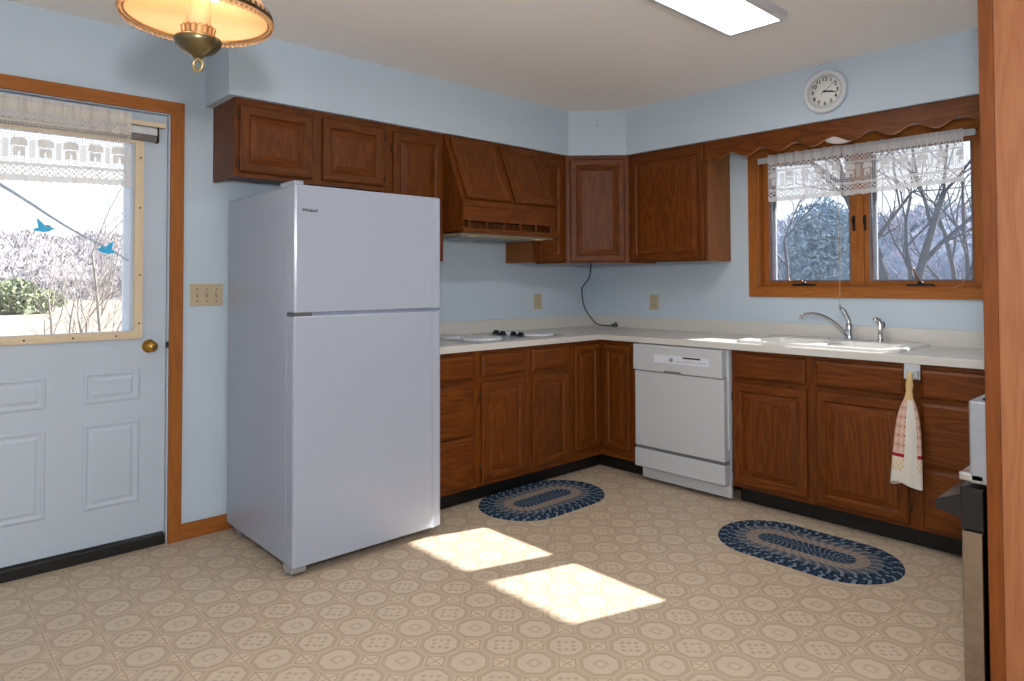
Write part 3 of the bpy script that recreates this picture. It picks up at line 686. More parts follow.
bm = B(); tube(bm, [(0, 0, 0.085), (0.0, 0.002, 0.105), (-0.004, 0.012, 0.135), (-0.012, 0.026, 0.165), (-0.018, 0.040, 0.178)], [0.015, 0.013, 0.0115, 0.012, 0.009], 12); obj('lever', bm, CHROME, c)
c = thing('sink_sprayer', 'chrome side sprayer standing right of the faucet', 'sprayer', (-0.10, -2.200, ZS))
bm = B(); lathe(bm, [(0.021, 0.0), (0.02, 0.008), (0.014, 0.012), (0.0135, 0.03), (0.016, 0.034), (0.012, 0.04)], 16); obj('holder', bm, CHROME, c)
bm = B(); tube(bm, [(0, 0, 0.036), (0, 0, 0.07), (0, -0.002, 0.092), (-0.004, 0.004, 0.112), (-0.014, 0.018, 0.122), (-0.022, 0.028, 0.114)], [0.011, 0.0135, 0.015, 0.015, 0.013, 0.010], 12); obj('spray_head', bm, CHROME, c)
bm = B(); tube(bm, [(0.012, -0.010, 0.108), (0.017, -0.014, 0.09), (0.013, -0.011, 0.07)], [0.005, 0.006, 0.004], 8); obj('trigger', bm, DKMET, c)

# ------------------------------------------------------------------ towel and its hook
c = thing('towel_hook', 'white plastic towel clip under the counter front edge', 'hook', (-0.624, -2.520, 0.80))
bm = B(); box(bm, -0.007, -0.0005, -0.034, 0.034, 0.0, 0.071, 0, 0.002); obj('clip_plate', bm, OFFW, c)
bm = B(); box(bm, -0.024, -0.007, -0.028, -0.013, 0.008, 0.045, 0, 0.003); box(bm, -0.024, -0.007, 0.016, 0.030, 0.002, 0.045, 0, 0.003); box(bm, -0.016, -0.007, -0.028, 0.030, 0.026, 0.040, 0, 0.002); obj('clip_jaw', bm, OFFW, c)
def towel_mat():
    m = bpy.data.materials.new('printed_towel'); b = NB(m)
    uv = b.n('UVMap'); s = b.n('SeparateXYZ'); b.l(uv.outputs[0], s.inputs[0]); u, v = s.outputs[0], s.outputs[1]
    def band(x, lo, hi): return b.math('MULTIPLY', b.math('GREATER_THAN', x, lo), b.math('LESS_THAN', x, hi))
    base = lin('#dcd6cc'); red = lin('#a3262a'); tan = lin('#d6b984'); rust = lin('#9c4a36'); pink = lin('#cda08e')
    printed = b.math('MAXIMUM', b.math('LESS_THAN', u, 0.24), b.math('GREATER_THAN', u, 0.52))
    du = b.math('ABSOLUTE', b.math('SUBTRACT', b.math('FRACT', b.math('MULTIPLY', u, 6.5)), 0.5)); dv = b.math('ABSOLUTE', b.math('SUBTRACT', b.math('FRACT', b.math('MULTIPLY', v, 13.0)), 0.5))
    dm = b.math('ADD', du, dv)
    pat = b.mix(b.math('LESS_THAN', dm, 0.2), b.mix(band(dm, 0.34, 0.62), lin('#d8bfae'), pink), rust)
    col = b.mix(b.math('MULTIPLY', printed, band(v, 0.28, 0.72)), base, pat)
    chk = b.math('GREATER_THAN', b.math('MULTIPLY', b.math('SINE', b.math('MULTIPLY', u, 60)), b.math('SINE', b.math('MULTIPLY', v, 120))), 0.0)
    col = b.mix(b.math('MULTIPLY', b.math('MULTIPLY', printed, band(v, 0.13, 0.24)), chk), col, tan)
    col = b.mix(b.math('MULTIPLY', printed, band(v, 0.245, 0.275)), col, red)
    col = b.mix(b.math('GREATER_THAN', v, 0.72), col, tan)
    b.bsdf(col, 0.9, 0, 0.1); no = b.n('TexNoise'); no.inputs['Scale'].default_value = 260; tcn = b.n('TexCoord'); b.l(tcn.outputs['Object'], no.inputs['Vector']); b.bump(no.outputs[0], 0.3, 0.002)
    return m
bm = B(); uvl = bm.loops.layers.uv.new('UVMap')
prof = [(0.838, 0.010, 0.010), (0.81, 0.012, 0.010), (0.775, 0.017, 0.014), (0.755, 0.013, 0.012), (0.72, 0.018, 0.014), (0.68, 0.034, 0.022), (0.63, 0.047, 0.028), (0.55, 0.056, 0.032), (0.45, 0.062, 0.034), (0.36, 0.066, 0.034), (0.318, 0.068, 0.030)]
NSEG = 40; rings = []
for z, a, b_ in prof:
    rg = []; tt = (0.865-z)/0.55
    for k in range(NSEG):
        an = 2*PI*k/NSEG; wv = 1+0.16*tt*math.sin(5*an+1.0)
        rg.append(bm.verts.new((-0.668 - b_*math.sin(an)*wv*(0.9) - 0.002*tt, -2.524 + 0.022*tt - a*math.cos(an)*(1+0.05*math.sin(3*an)), z - 0.012*tt*math.sin(2*an+0.6))))
    rings.append(rg)
for i, (A, Bq) in enumerate(zip(rings, rings[1:])):
    for k in range(NSEG):
        f = bm.faces.new((A[k], A[(k+1) % NSEG], Bq[(k+1) % NSEG], Bq[k])); f.smooth = True
        for lp in f.loops:
            z = lp.vert.co.z
            kk = k if lp.vert in (A[k], Bq[k]) else k+1
            lp[uvl].uv = ((1-abs(2*kk/NSEG-1)) , (z-0.31)/0.555) if False else ((kk/NSEG*2) % 1.0 if kk/NSEG*2 != 1.0 else 1.0, (z-0.31)/0.555)
bm.faces.new(rings[0])
bmesh.ops.recalc_face_normals(bm, faces=bm.faces[:])
tag(obj('kitchen_towel', bm, towel_mat(), recalc=False), 'white kitchen towel with red and tan print hanging from the clip', 'towel')

# ------------------------------------------------------------------ wall plates
def plate(name, label, cat, loc, rz, w, h, n, kindp, group=None):
    c = thing(name, label, cat, loc, rz, group)
    bm = B(); box(bm, -w/2, w/2, -0.006, -0.0003, -h/2, h/2, 0, 0.002); obj('cover_plate', bm, BEIGE, c)
    for k in range(n):
        x = (k-(n-1)/2)*0.046
        if kindp == 'switch':
            bm = B(); box(bm, x-0.005, x+0.005, -0.0075, -0.005, -0.012, 0.012); tg = obj('toggle', bm, plain('dark_beige', '#8f8068', 0.5), c)
            bm = B(); box(bm, x-0.0035, x+0.0035, -0.016, -0.007, -0.002, 0.008, 0, 0.001); obj('toggle_tip', bm, BEIGE, tg)
            zs = (0.03, -0.03)
        else:
            for z in (0.02, -0.02):
                bm = B(); box(bm, -0.016, 0.016, -0.009, -0.005, z-0.013, z+0.013, 0, 0.003); s_ = obj('socket', bm, BEIGE, c)
                bm = B(); box(bm, -0.008, -0.006, -0.0095, -0.0085, z-0.004, z+0.006); box(bm, 0.006, 0.008, -0.0095, -0.0085, z-0.004, z+0.006); obj('slots', bm, BLACK, s_)
            zs = (0.0,)
        for z in zs:
            bm = B(); lathe(bm, [(0.0, -0.008), (0.003, -0.0075), (0.0032, -0.0055)], 8, (x, 0, z), axis='y'); obj('screw', bm, DKMET, c)
plate('light_switch', 'beige three-toggle switch plate between door and refrigerator', 'light switch', (-2.951, 0, 1.200), 0, 0.158, 0.112, 3, 'switch')
plate('wall_outlet', 'beige outlet on the cooktop wall left of the black cord', 'outlet', (-0.607, 0, 1.115), 0, 0.076, 0.112, 1, 'outlet', 'beige wall outlets')
plate('wall_outlet', 'beige outlet on the window wall above the dishwasher', 'outlet', (0, -0.609, 1.108), -PI/2, 0.076, 0.112, 1, 'outlet', 'beige wall outlets')

# ------------------------------------------------------------------ cord hanging in the corner
c = thing('power_cord', 'black power cord dangling from corner cabinet onto the counter', 'cord', (-0.12, -0.10, CT))
pts = [(-0.121, -0.10, 1.408), (-0.125, -0.10, 1.36), (-0.145, -0.10, 1.289), (-0.20, -0.10, 1.24), (-0.227, -0.10, 1.212), (-0.226, -0.10, 1.17), (-0.216, -0.10, 1.112), (-0.195, -0.10, 1.06), (-0.159, -0.102, 1.01), (-0.115, -0.11, 0.962), (-0.085, -0.13, 0.932), (-0.066, -0.17, 0.921), (-0.052, -0.215, 0.921), (-0.046, -0.25, 0.924)]
sm = []
P = [Vector(p) for p in pts]
for i in range(len(P)-1):
    p0, p1, p2, p3 = P[max(i-1, 0)], P[i], P[i+1], P[min(i+2, len(P)-1)]
    for k in range(5):
        t = k/5; sm.append(0.5*((2*p1)+(p2-p0)*t+(2*p0-5*p1+4*p2-p3)*t*t+(3*p1-p0-3*p2+p3)*t**3))
sm.append(P[-1])
LO = Vector((-0.12, -0.10, CT)); sm = [p-LO for p in sm]
bm = B(); tube(bm, sm, 0.0042, 8); obj('wire', bm, BLACK, c)
bm = B(); box(bm, 0.060, 0.090, -0.190, -0.150, 0.001, 0.026, 0, 0.004); box(bm, 0.066, 0.084, -0.186, -0.172, 0.024, 0.037, 0, 0.002); obj('plug', bm, GREY, c)

# ------------------------------------------------------------------ clock
c = thing('wall_clock', 'round white wall clock on the soffit above the window', 'clock', (-SD, -2.014, 2.312), -PI/2)
bm = B(); lathe(bm, [(0.0, -0.0003), (0.112, -0.0003), (0.121, -0.010), (0.121, -0.022), (0.112, -0.032), (0.100, -0.032), (0.093, -0.024), (0.092, -0.014)], 48, axis='y'); obj('rim', bm, CLOCKW, c)
bm = B(); lathe(bm, [(0.0, -0.0145), (0.0925, -0.014), (0.0925, -0.012)], 48, axis='y'); dial = obj('dial', bm, plain('clock_dial_white', '#e9e8e4', 0.5), c)
bm = B()
for k in range(60):
    a = 2*PI*k/60; r0, r1, hw = (0.083, 0.089, 0.0006)
    ca, sa = math.sin(a), math.cos(a); q = []
    for r_, s_ in ((r0, -1), (r1, -1), (r1, 1), (r0, 1)): q.append(bm.verts.new((ca*r_+sa*hw*s_, -0.0150, sa*r_-ca*hw*s_)))
    bm.faces.new(q)
obj('minute_track', bm, GREY, dial)
for k in range(1, 13):
    a = 2*PI*k/12; text_mesh(str(k), 0.030, BLACK, dial, (math.sin(a)*0.068, -0.0151, math.cos(a)*0.068), (PI/2, 0, 0), 'numeral')
def hand(name, ang, l0, l1, wd, y):
    a = math.radians(ang); bm = B(); d = Vector((math.sin(a), 0, math.cos(a))); p = Vector((math.cos(a), 0, -math.sin(a)))
    A = [d*-l0+p*wd*0.6, d*l1+p*wd*0.35, d*l1-p*wd*0.35, d*-l0-p*wd*0.6]
    f0 = [bm.verts.new(v+Vector((0, y, 0))) for v in A]; f1 = [bm.verts.new(v+Vector((0, y-0.001, 0))) for v in A]
    bm.faces.new(f0); bm.faces.new(f1)
    for i in range(4): bm.faces.new((f0[i], f0[(i+1) % 4], f1[(i+1) % 4], f1[i]))
    obj(name, bm, BLACK, c)
hand('hour_hand', 98, 0.008, 0.046, 0.008, -0.0175); hand('minute_hand', 103, 0.010, 0.066, 0.006, -0.0195); hand('second_hand', 52, 0.024, 0.078, 0.0022, -0.0215)
bm = B(); lathe(bm, [(0, -0.025), (0.005, -0.0245), (0.005, -0.0145)], 14, axis='y'); obj('center_pin', bm, BLACK, c)

# ------------------------------------------------------------------ valance board and light above the sink
c = thing('valance_board', 'scalloped oak valance board above the kitchen window', 'valance', (-UD, -1.2355, 0), -PI/2)
W = 1.90; bm = B(); pts = [(0.0, Z1)]; N = 150; 
low = []
for k in range(N+1):
    x = W*k/N; v = 1.2355+x
    z = 2.047 + 0.019*math.cos(2*PI*(v-2.028)/0.2065)
    if v < 1.27: z = 2.040
    low.append((x, z))
top = [bm.verts.new((x, 0.0, Z1)) for x, z in low]; bot = [bm.verts.new((x, 0.0, z)) for x, z in low]
top2 = [bm.verts.new((x, 0.019, Z1)) for x, z in low]; bot2 = [bm.verts.new((x, 0.019, z)) for x, z in low]
for k in range(N):
    bm.faces.new((top[k], top[k+1], bot[k+1], bot[k])); bm.faces.new((top2[k], bot2[k], bot2[k+1], top2[k+1]))
    f = bm.faces.new((bot[k], bot[k+1], bot2[k+1], bot2[k])); f.material_index = 1; bm.faces.new((top[k], top2[k], top2[k+1], top[k+1]))
bm.faces.new((top[0], bot[0], bot2[0], top2[0])); bm.faces.new((top[-1], top2[-1], bot2[-1], bot[-1]))
obj('board', bm, [OX, TX], c)
c = thing('sink_light', 'small white globe light tucked behind the valance board', 'ceiling light', (-0.16, -2.02, UT))
bm = B(); lathe(bm, [(0.0, -0.0005), (0.062, -0.0005), (0.062, -0.018), (0.05, -0.022)], 28); obj('canopy', bm, CLOCKW, c)
bm = B(); lathe(bm, [(0.05, -0.018), (0.078, -0.04), (0.086, -0.068), (0.074, -0.094), (0.04, -0.106), (0.0, -0.109)], 28); obj('globe', bm, plain('opal_glass', '#f1efec', 0.2), c)

# ------------------------------------------------------------------ curtains
def lace_curtain(name, label, x_of, width, H_, nf, amp, mat, parent_axis, loc, rz, sag=None, gather=1.6, mirror=False):
    """sheet in local x (width) and z (0 at hem .. H), folds along -y"""
    bm = B(); uvl = bm.loops.layers.uv.new('UVMap'); NX, NZ = int(width*170), 22
    ph = [random.uniform(-0.6, 0.6) for _ in range(nf+2)]
    V = []
    for j in range(NZ+1):
        row = []
        for i in range(NX+1):
            s = i/NX; t = j/NZ
            fold = math.sin(2*PI*nf*s + ph[int(s*nf)]*0.5) * amp(s)
            fade = 0.55 + 0.45*(1-t)
            x = s*width + 0.003*math.sin(2*PI*nf*2*s)
            z = t*H_ + (1-t)*((sag(s) if sag else 0) + 0.006*abs(math.sin(PI*s*width/0.028)))
            # rod pocket puckers
            y = -0.012 - fold*fade - (0.004*math.sin(2*PI*s*width/0.035) if t > 0.85 else 0)
            row.append(bm.verts.new((x, y, z)))
        V.append(row)
    for j in range(NZ):
        for i in range(NX):
            f = bm.faces.new((V[j][i], V[j][i+1], V[j+1][i+1], V[j+1][i])); f.smooth = True
            for lp, (a, b_) in zip(f.loops, ((i, j), (i+1, j), (i+1, j+1), (i, j+1))): lp[uvl].uv = (a/NX*width*gather, b_/NZ*H_)
    o = obj(name, bm, mat, None, loc, (0, 0, rz), recalc=False)
    return tag(o, label, 'curtain')
rod = thing('curtain_rod', 'flat white curtain rod across the kitchen window', 'curtain rod', (-0.03, -1.45, 2.03), -PI/2)
bm = B(); box(bm, 0.0, 1.20, -0.006, 0.0, -0.018, 0.018, 0, 0.002); obj('rod', bm, OFFW, rod)
for x in (0.0, 1.194):
    bm = B(); box(bm, x, x+0.008, 0.0, 0.0135, -0.012, 0.012); obj('bracket', bm, OFFW, rod)
LH = 0.30
lm = lace_mat('white_lace', LH, '#f4f4f6')
c1 = lace_curtain('lace_curtain', 'white lace curtain gathered over the left window pane', None, 0.455, LH, 8, lambda s: 0.021, lm, None, (-0.040, -1.528, 1.757), -PI/2)
c2 = lace_curtain('lace_curtain', 'white lace curtain over the right pane, smooth at its free end', None, 0.615, LH, 9, lambda s: 0.022*max(0.07, 1-1.5*s) if s < 0.62 else 0.0015, lm, None, (-0.040, -1.986, 1.752), -PI/2, sag=lambda s: 0.02*s)
c1['group'] = c2['group'] = 'lace curtains on the kitchen window'
rod = thing('curtain_rod', 'white curtain rod at the top of the entry door', 'curtain rod', (-3.90, -0.022, 2.022), 0)
bm = B(); box(bm, 0.0, 0.745, -0.006, 0.0, -0.010, 0.012, 0, 0.002); obj('rod', bm, CREAM, rod)
for x in (0.0, 0.735):
    bm = B(); box(bm, x, x+0.012, 0.0, 0.043, -0.008, 0.010); obj('bracket', bm, CREAM, rod)
DH = 0.362
lace_curtain('lace_curtain', 'cream lace curtain with house motifs on the entry door', None, 0.565, DH, 9, lambda s: 0.009, lace_mat('cream_lace', DH, '#e6dfd6', 0.12), None, (-3.872, -0.031, 1.700), 0, sag=lambda s: -0.012*(1-s)+0.012*s)
bl = thing('roller_blind', 'rolled-up grey blind headrail behind the door curtain', 'blind', (-3.87, 0.0, 1.985), 0)
bm = B(); box(bm, 0.0, 0.685, -0.014, 0.020, -0.012, 0.024, 0, 0.003); obj('headrail', bm, plain('pale_grey_metal', '#c6c8cb', 0.35, 0.3), bl)
bm = B(); tube(bm, [(0.005, 0.0, -0.026), (0.68, 0.0, -0.026)], 0.017, 14); obj('roll', bm, plain('taupe_fabric', '#8c8480', 0.7), bl)
bm = B(); prism(bm, [(-0.016, -0.045), (0.02, -0.045), (0.02, 0.03), (-0.016, 0.03)], 0.682, 0.690, 0, 'x'); obj('end_bracket', bm, DKMET, bl)
# blind cords at the kitchen window
c = thing('blind_cord', 'thin blind cord with tassel hanging at the window centre', 'cord', (-0.055, -1.965, 1.10))
bm = B(); tube(bm, [(0.0, -0.02, 0.66), (0, -0.006, 0.3), (0, 0, 0.02)], 0.0011, 6); tube(bm, [(0.0, 0.0, 0.66), (0, 0.004, 0.3), (0, 0, 0.05)], 0.0011, 6); obj('cord', bm, BEIGE, c)
bm = B(); lathe(bm, [(0.0, 0.024), (0.005, 0.022), (0.009, 0.004), (0.006, 0.0), (0, 0)], 12); obj('tassel', bm, LGREY, c)
c = thing('blind_cord', 'thin beige blind cord at the right end of the window', 'cord', (-0.02, -2.59, 1.22))
bm = B(); tube(bm, [(0.0, 0.0, 0.52), (0.0, -0.006, 0.3), (0.0, 0.0, 0.06), (0.0, 0.012, 0.02), (-0.004, 0.035, 0.012), (-0.004, 0.05, 0.004)], 0.0012, 6); obj('cord', bm, BEIGE, c)

# ------------------------------------------------------------------ sun-catcher birds on the door glass
def bird(label, loc, tilt, flip):
    c = thing('suncatcher_bird', label, 'ornament', loc, 0, 'blue glass birds on the door window')
    f = -1 if flip else 1
    def fl(pts, y0, y1, name, mat=BLUE):
        bm = B(); q = [(x*f, z) for x, z in pts]
        ct, st = math.cos(tilt), math.sin(tilt); q = [(x*ct-z*st, x*st+z*ct) for x, z in q]
        prism(bm, q, y0, y1, 0, 'y'); es = [e for e in bm.edges]; return obj(name, bm, mat, c)
    b_ = [(-0.042, 0.0), (-0.03, 0.008), (-0.018, 0.004), (-0.004, 0.002), (0.008, 0.012), (0.018, 0.014), (0.027, 0.008), (0.045, 0.002), (0.028, -0.002), (0.015, -0.010), (-0.005, -0.012), (-0.022, -0.008), (-0.036, -0.007)]
    fl(b_, -0.003, 0.003, 'body')
    fl([(-0.022, -0.004), (-0.028, 0.052), (-0.012, 0.036), (0.0, 0.022), (0.006, -0.002)], -0.006, -0.003, 'wing')
    fl([(-0.006, 0.002), (-0.002, 0.016), (0.012, 0.022), (0.024, 0.016), (0.026, 0.004), (0.01, 0.0)], -0.005, -0.003, 'breast', plain('pale_blue_glass', '#57b6dc', 0.25))
    bm = B(); lathe(bm, [(0.0, -0.008), (0.004, -0.007), (0.004, -0.003)], 10, (0.034*f, 0, 0.0), axis='y')
    return c
bird('blue glass bird hanging clear of the vine, left one', (-3.628, 0.030, 1.500), 0.05, False)
bird('blue glass bird perched at the lower end of the vine', (-3.392, 0.030, 1.412), -0.12, True)
bm = B(); pts = []
for k in range(40):
    t = k/39; x = -3.805 + 0.512*t; z = 1.700 - 0.335*t**0.93 + 0.004*math.sin(9*t); 
    if abs(x+3.392) < 0.02: z += 0
    pts.append((x, 0.0365 + 0.002*math.sin(40*t), z))
tube(bm, pts, [0.0075-0.0045*k/39 for k in range(40)], 6); tag(obj('vine_cord', bm, plain('blue_grey_cord', '#bcc8da', 0.6)), 'twisted blue-grey cord strung diagonally across the door window', 'cord')

# ------------------------------------------------------------------ nail on the angled soffit
bm = B(); lathe(bm, [(0.0, -0.014), (0.004, -0.013), (0.004, -0.010), (0.0018, -0.0095), (0.0018, 0.0)], 10, axis='y')
nl = obj('nail', bm, DKMET, None, (-0.4675, -0.468, 2.365), (0, 0, -PI/4)); tag(nl, 'small nail left in the angled soffit above the corner cabinet', 'nail')

# ------------------------------------------------------------------ braided rugs
def rug_mat():
    m = bpy.data.materials.new('braided_wool'); b = NB(m)
    uv = b.n('UVMap'); s = b.n('SeparateXYZ'); b.l(uv.outputs[0], s.inputs[0]); arc, d = s.outputs[0], s.outputs[1]
    tc = b.n('TexCoord'); no = b.n('TexNoise'); no.inputs['Scale'].default_value = 90; b.l(tc.outputs['Object'], no.inputs['Vector'])
    row = b.math('FLOOR', b.math('DIVIDE', d, 0.0205))
    fr = b.math('FRACT', b.math('DIVIDE', d, 0.0205))
    ph = b.math('ADD', b.math('DIVIDE', arc, 0.046), b.math('ADD', b.math('FRACT', b.math('MULTIPLY', b.math('SINE', b.math('MULTIPLY', row, 12.9)), 437.58)), b.math('MULTIPLY', fr, 0.3)))
    st = b.math('LESS_THAN', b.math('FRACT', ph), 0.27)
    st = b.math('MULTIPLY', st, b.math('GREATER_THAN', no.outputs[0], 0.36))
    st2 = b.math('LESS_THAN', b.math('FRACT', b.math('ADD', ph, 0.5)), 0.32)
    def lt(a): return b.math('LESS_THAN', d, a)
    navy, navm, navl = lin('#212b37'), lin('#2f3f52'), lin('#6f7e8e')
    tan, tand, grey, greyd = lin('#94857a'), lin('#7d716b'), lin('#5f636b'), lin('#4d5560')
    nv = b.mix(st, b.mix(st2, navy, navm), navl)
    col = b.mix(lt(0.170), nv, b.mix(st, b.mix(st2, grey, greyd), lin('#7f7d7e')))
    col = b.mix(lt(0.118), col, b.mix(st2, tan, tand)); col = b.mix(lt(0.062), col, nv)
    b.bsdf(col, 0.95, 0, 0.05); b.bump(no.outputs[0], 0.4, 0.004); return m
RM = rug_mat()
def rug(label, loc, rz, a, r_):
    bm = B(); uvl = bm.loops.layers.uv.new('UVMap'); NR, NA = 60, 128; rings = []
    def pt(d, k):
        s = (4*a + 2*PI*d)*k/NA
        if s < 2*a: return (a-s, d)
        s -= 2*a
        if s < PI*d: th = PI/2 + s/max(d, 1e-6); return (-a+d*math.cos(th), d*math.sin(th))
        s -= PI*d
        if s < 2*a: return (-a+s, -d)
        s -= 2*a; th = -PI/2 + s/max(d, 1e-6); return (a+d*math.cos(th), d*math.sin(th))
    ds = [0.001 + (r_-0.001)*i/NR for i in range(NR+1)]
    for i, d in enumerate(ds):
        rg = []
        for k in range(NA):
            x, y = pt(d, k); z = 0.006 + 0.003*abs(math.sin(PI*d/0.0264)) if i < NR else 0.0005
            rg.append(bm.verts.new((x, y, z)))
        rings.append(rg)
    for i, (A, Bq) in enumerate(zip(rings, rings[1:])):
        for k in range(NA):
            f = bm.faces.new((A[k], A[(k+1) % NA], Bq[(k+1) % NA], Bq[k])); f.smooth = True
            for lp, (q, di) in zip(f.loops, ((k, i), (k+1, i), (k+1, i+1), (k, i+1))): lp[uvl].uv = (1.58*q/NA, ds[di])
    bm.faces.new(rings[0])
    o = obj('braided_rug', bm, RM, None, loc, (0, 0, rz)); return tag(o, label, 'rug', 'oval braided rugs')
rug('oval navy braided rug on the floor in front of the cooktop cabinet', (-1.335, -0.785, 0.0), 0.0, 0.150, 0.258)
rug('oval navy braided rug on the floor in front of the sink cabinet', (-0.962, -2.155, 0.0), PI/2, 0.165, 0.252)

# ------------------------------------------------------------------ ceiling light panel
c = thing('ceiling_light', 'flat white fluorescent light panel on the ceiling', 'ceiling light', (-1.805, -2.062, H), 0)
LW, LD, LZ = 1.235, 0.295, 0.040
bm = B(); 
x0, x1, y0, y1 = -LW/2, LW/2, -LD/2, LD/2
for q in ((x0, x1, y0, y0+0.024), (x0, x1, y1-0.024, y1), (x0, x0+0.024, y0+0.024, y1-0.024), (x1-0.024, x1, y0+0.024, y1-0.024)): box(bm, *q, -LZ, 0.0)
obj('frame', bm, plain('satin_aluminium', '#d3d3d6', 0.4, 0.2), c)
bm = B(); box(bm, x0+0.024, x1-0.024, y0+0.024, y1-0.024, -LZ+0.008, -LZ+0.012); obj('diffuser', bm, emit('panel_glow', (1.0, 0.98, 0.95, 1), 15.0), c)

# ------------------------------------------------------------------ pendant lamp
PC = Vector((-3.562, -1.763, 0))
c = thing('pendant_lamp', 'antique brass pendant lamp with glowing cream glass shade', 'pendant lamp', (PC.x+0.008, PC.y-0.006, 1.806))
c.scale = (0.88, 0.88, 0.88)
def glow_glass():
    m = bpy.data.materials.new('cream_shade_glass'); b = NB(m)
    d = b.n('BsdfDiffuse'); d.inputs[0].default_value = lin('#f3d7ae'); t = b.n('BsdfTranslucent'); t.inputs[0].default_value = lin('#f2c98e')
    mx = b.n('MixShader'); mx.inputs[0].default_value = 0.4; o = b.n('OutputMaterial'); b.l(d.outputs[0], mx.inputs[1]); b.l(t.outputs[0], mx.inputs[2]); b.l(mx.outputs[0], o.inputs[0]); return m
RZ = 0.150   # rim height above the thing's base
bm = B(); lathe(bm, [(0.200, RZ+0.004), (0.196, RZ+0.02), (0.185, RZ+0.045), (0.160, RZ+0.085), (0.12, RZ+0.125), (0.07, RZ+0.155), (0.04, RZ+0.175), (0.043, RZ+0.175), (0.073, RZ+0.158), (0.123, RZ+0.128), (0.163, RZ+0.088), (0.189, RZ+0.045), (0.2005, RZ+0.02), (0.2035, RZ+0.004)], 64); obj('shade', bm, glow_glass(), c)
# pierced brass gallery round the rim, scalloped lower lip
NA = 480
def band_ring(bm, prof, hole_row=None, hole_fn=None, scal=0.0, scn=80):
    rows = []
    for i_, (r_, z_) in enumerate(prof):
        dz = scal if i_ == len(prof)-1 else 0.0
        rows.append([bm.verts.new((r_*math.cos(2*PI*k/NA), r_*math.sin(2*PI*k/NA), z_ + dz*math.cos(2*PI*k*scn/NA))) for k in range(NA)])
    for i_, (A, Bq) in enumerate(zip(rows, rows[1:])):
        for k in range(NA):
            if i_ == hole_row and hole_fn(k): continue
            bm.faces.new((A[k], A[(k+1) % NA], Bq[(k+1) % NA], Bq[k])).smooth = True
bm = B(); band_ring(bm, [(0.197, RZ+0.034), (0.203, RZ+0.030), (0.207, RZ+0.018), (0.209, RZ+0.006)], 1, lambda k: k % 8 < 4)
bmesh.ops.solidify(bm, geom=bm.faces[:], thickness=0.0012); obj('rim_gallery', bm, BRASS, c)
bm = B(); band_ring(bm, [(0.209, RZ+0.006), (0.206, RZ+0.001), (0.204, RZ-0.004), (0.202, RZ-0.009)], 1, lambda k: k % 6 < 2, 0.002)
bmesh.ops.solidify(bm, geom=bm.faces[:], thickness=0.0012); obj('rim_lip', bm, glow_glass(), c)
bm = B(); tube(bm, [(0.1925*math.cos(2*PI*k/80), 0.1925*math.sin(2*PI*k/80), RZ+0.006) for k in range(80)], 0.0035, 8, closed=True); obj('rim_bead', bm, plain('warm_brass', '#a8875a', 0.35, 0.6), c)
# glass diffuser bowl rising from the cup, font cup, crown, finial
bm = B(); lathe(bm, [(0.0, 0.036), (0.012, 0.037), (0.020, 0.045), (0.045, 0.058), (0.060, 0.074), (0.066, 0.088), (0.064, 0.094), (0.05, 0.090), (0.0, 0.088)], 40); cup = obj('font_cup', bm, BRASS, c)
bm = B(); NA = 72; A = []; Bq = []
for k in range(NA):
    a = 2*PI*k/NA; z = 0.003*math.cos(a*18)
    A.append(bm.verts.new((0.042*math.cos(a), 0.042*math.sin(a), 0.091))); Bq.append(bm.verts.new((0.047*math.cos(a), 0.047*math.sin(a), 0.122+z)))
M = [bm.verts.new(v.co*0.62+w_.co*0.38) for v, w_ in zip(A, Bq)]
for k in range(NA):
    j = (k+1) % NA
    bm.faces.new((A[k], A[j], M[j], M[k]))
    if k % 4 < 2: bm.faces.new((M[k], M[j], Bq[j], Bq[k]))
T_ = [bm.verts.new((v.co.x*1.02, v.co.y*1.02, v.co.z+0.004)) for v in Bq]
for k in range(NA): bm.faces.new((Bq[k], Bq[(k+1) % NA], T_[(k+1) % NA], T_[k]))
bmesh.ops.solidify(bm, geom=bm.faces[:], thickness=0.001)
obj('crown', bm, plain('gilt_gallery', '#c9a467', 0.35, 0.5), c)
bm = B(); tube(bm, [(0.0, 0.014*math.cos(2*PI*k/24), 0.018+0.0165*math.sin(2*PI*k/24)) for k in range(24)], [0.0066 if k % 2 else 0.0048 for k in range(24)], 8, closed=True); lathe(bm, [(0.0, 0.030), (0.007, 0.033), (0.010, 0.038), (0.0, 0.042)], 14)
for v in bm.verts:
    x, y = v.co.x, v.co.y; v.co.x = x*0.73+y*0.68; v.co.y = -x*0.68*-1*-1 + y*-0.73 if False else (y*-0.73 + x*0.68)
fin = obj('finial_ring', bm, plain('weathered_brass', '#a89670', 0.35, 0.8), c)
bm = B(); lathe(bm, [(0.034, 0.091), (0.034, RZ+0.13), (0.031, RZ+0.13), (0.031, 0.091)], 32); obj('glass_chimney', bm, glow_glass(), c)
bm = B(); lathe(bm, [(0.006, 0.09), (0.006, RZ+0.17), (0.045, RZ+0.172), (0.045, RZ+0.20), (0.012, RZ+0.22), (0.006, RZ+0.24), (0.006, 0.72), (0.06, 0.725), (0.062, 0.756), (0, 0.756)], 24); obj('stem', bm, BRASS, c)
for s_ in (0, 1, 2):
    a = 0.5 + 2*PI*s_/3; p = (0.066*math.cos(a), 0.066*math.sin(a), RZ+0.112)
    bm = B(); lathe(bm, [(0.0, -0.03), (0.018, -0.026), (0.027, -0.008), (0.022, 0.012), (0.012, 0.03), (0.0, 0.032)], 16, p); obj('bulb', bm, emit('bulb_glow', (1.0, 0.78, 0.58, 1), 24.0), c)
    bm = B(); tube(bm, [(p[0], p[1], p[2]+0.026), (p[0]*0.6, p[1]*0.6, p[2]+0.04), (0, 0, RZ+0.16)], 0.009, 8); obj('lamp_holder', bm, BRASS, c)

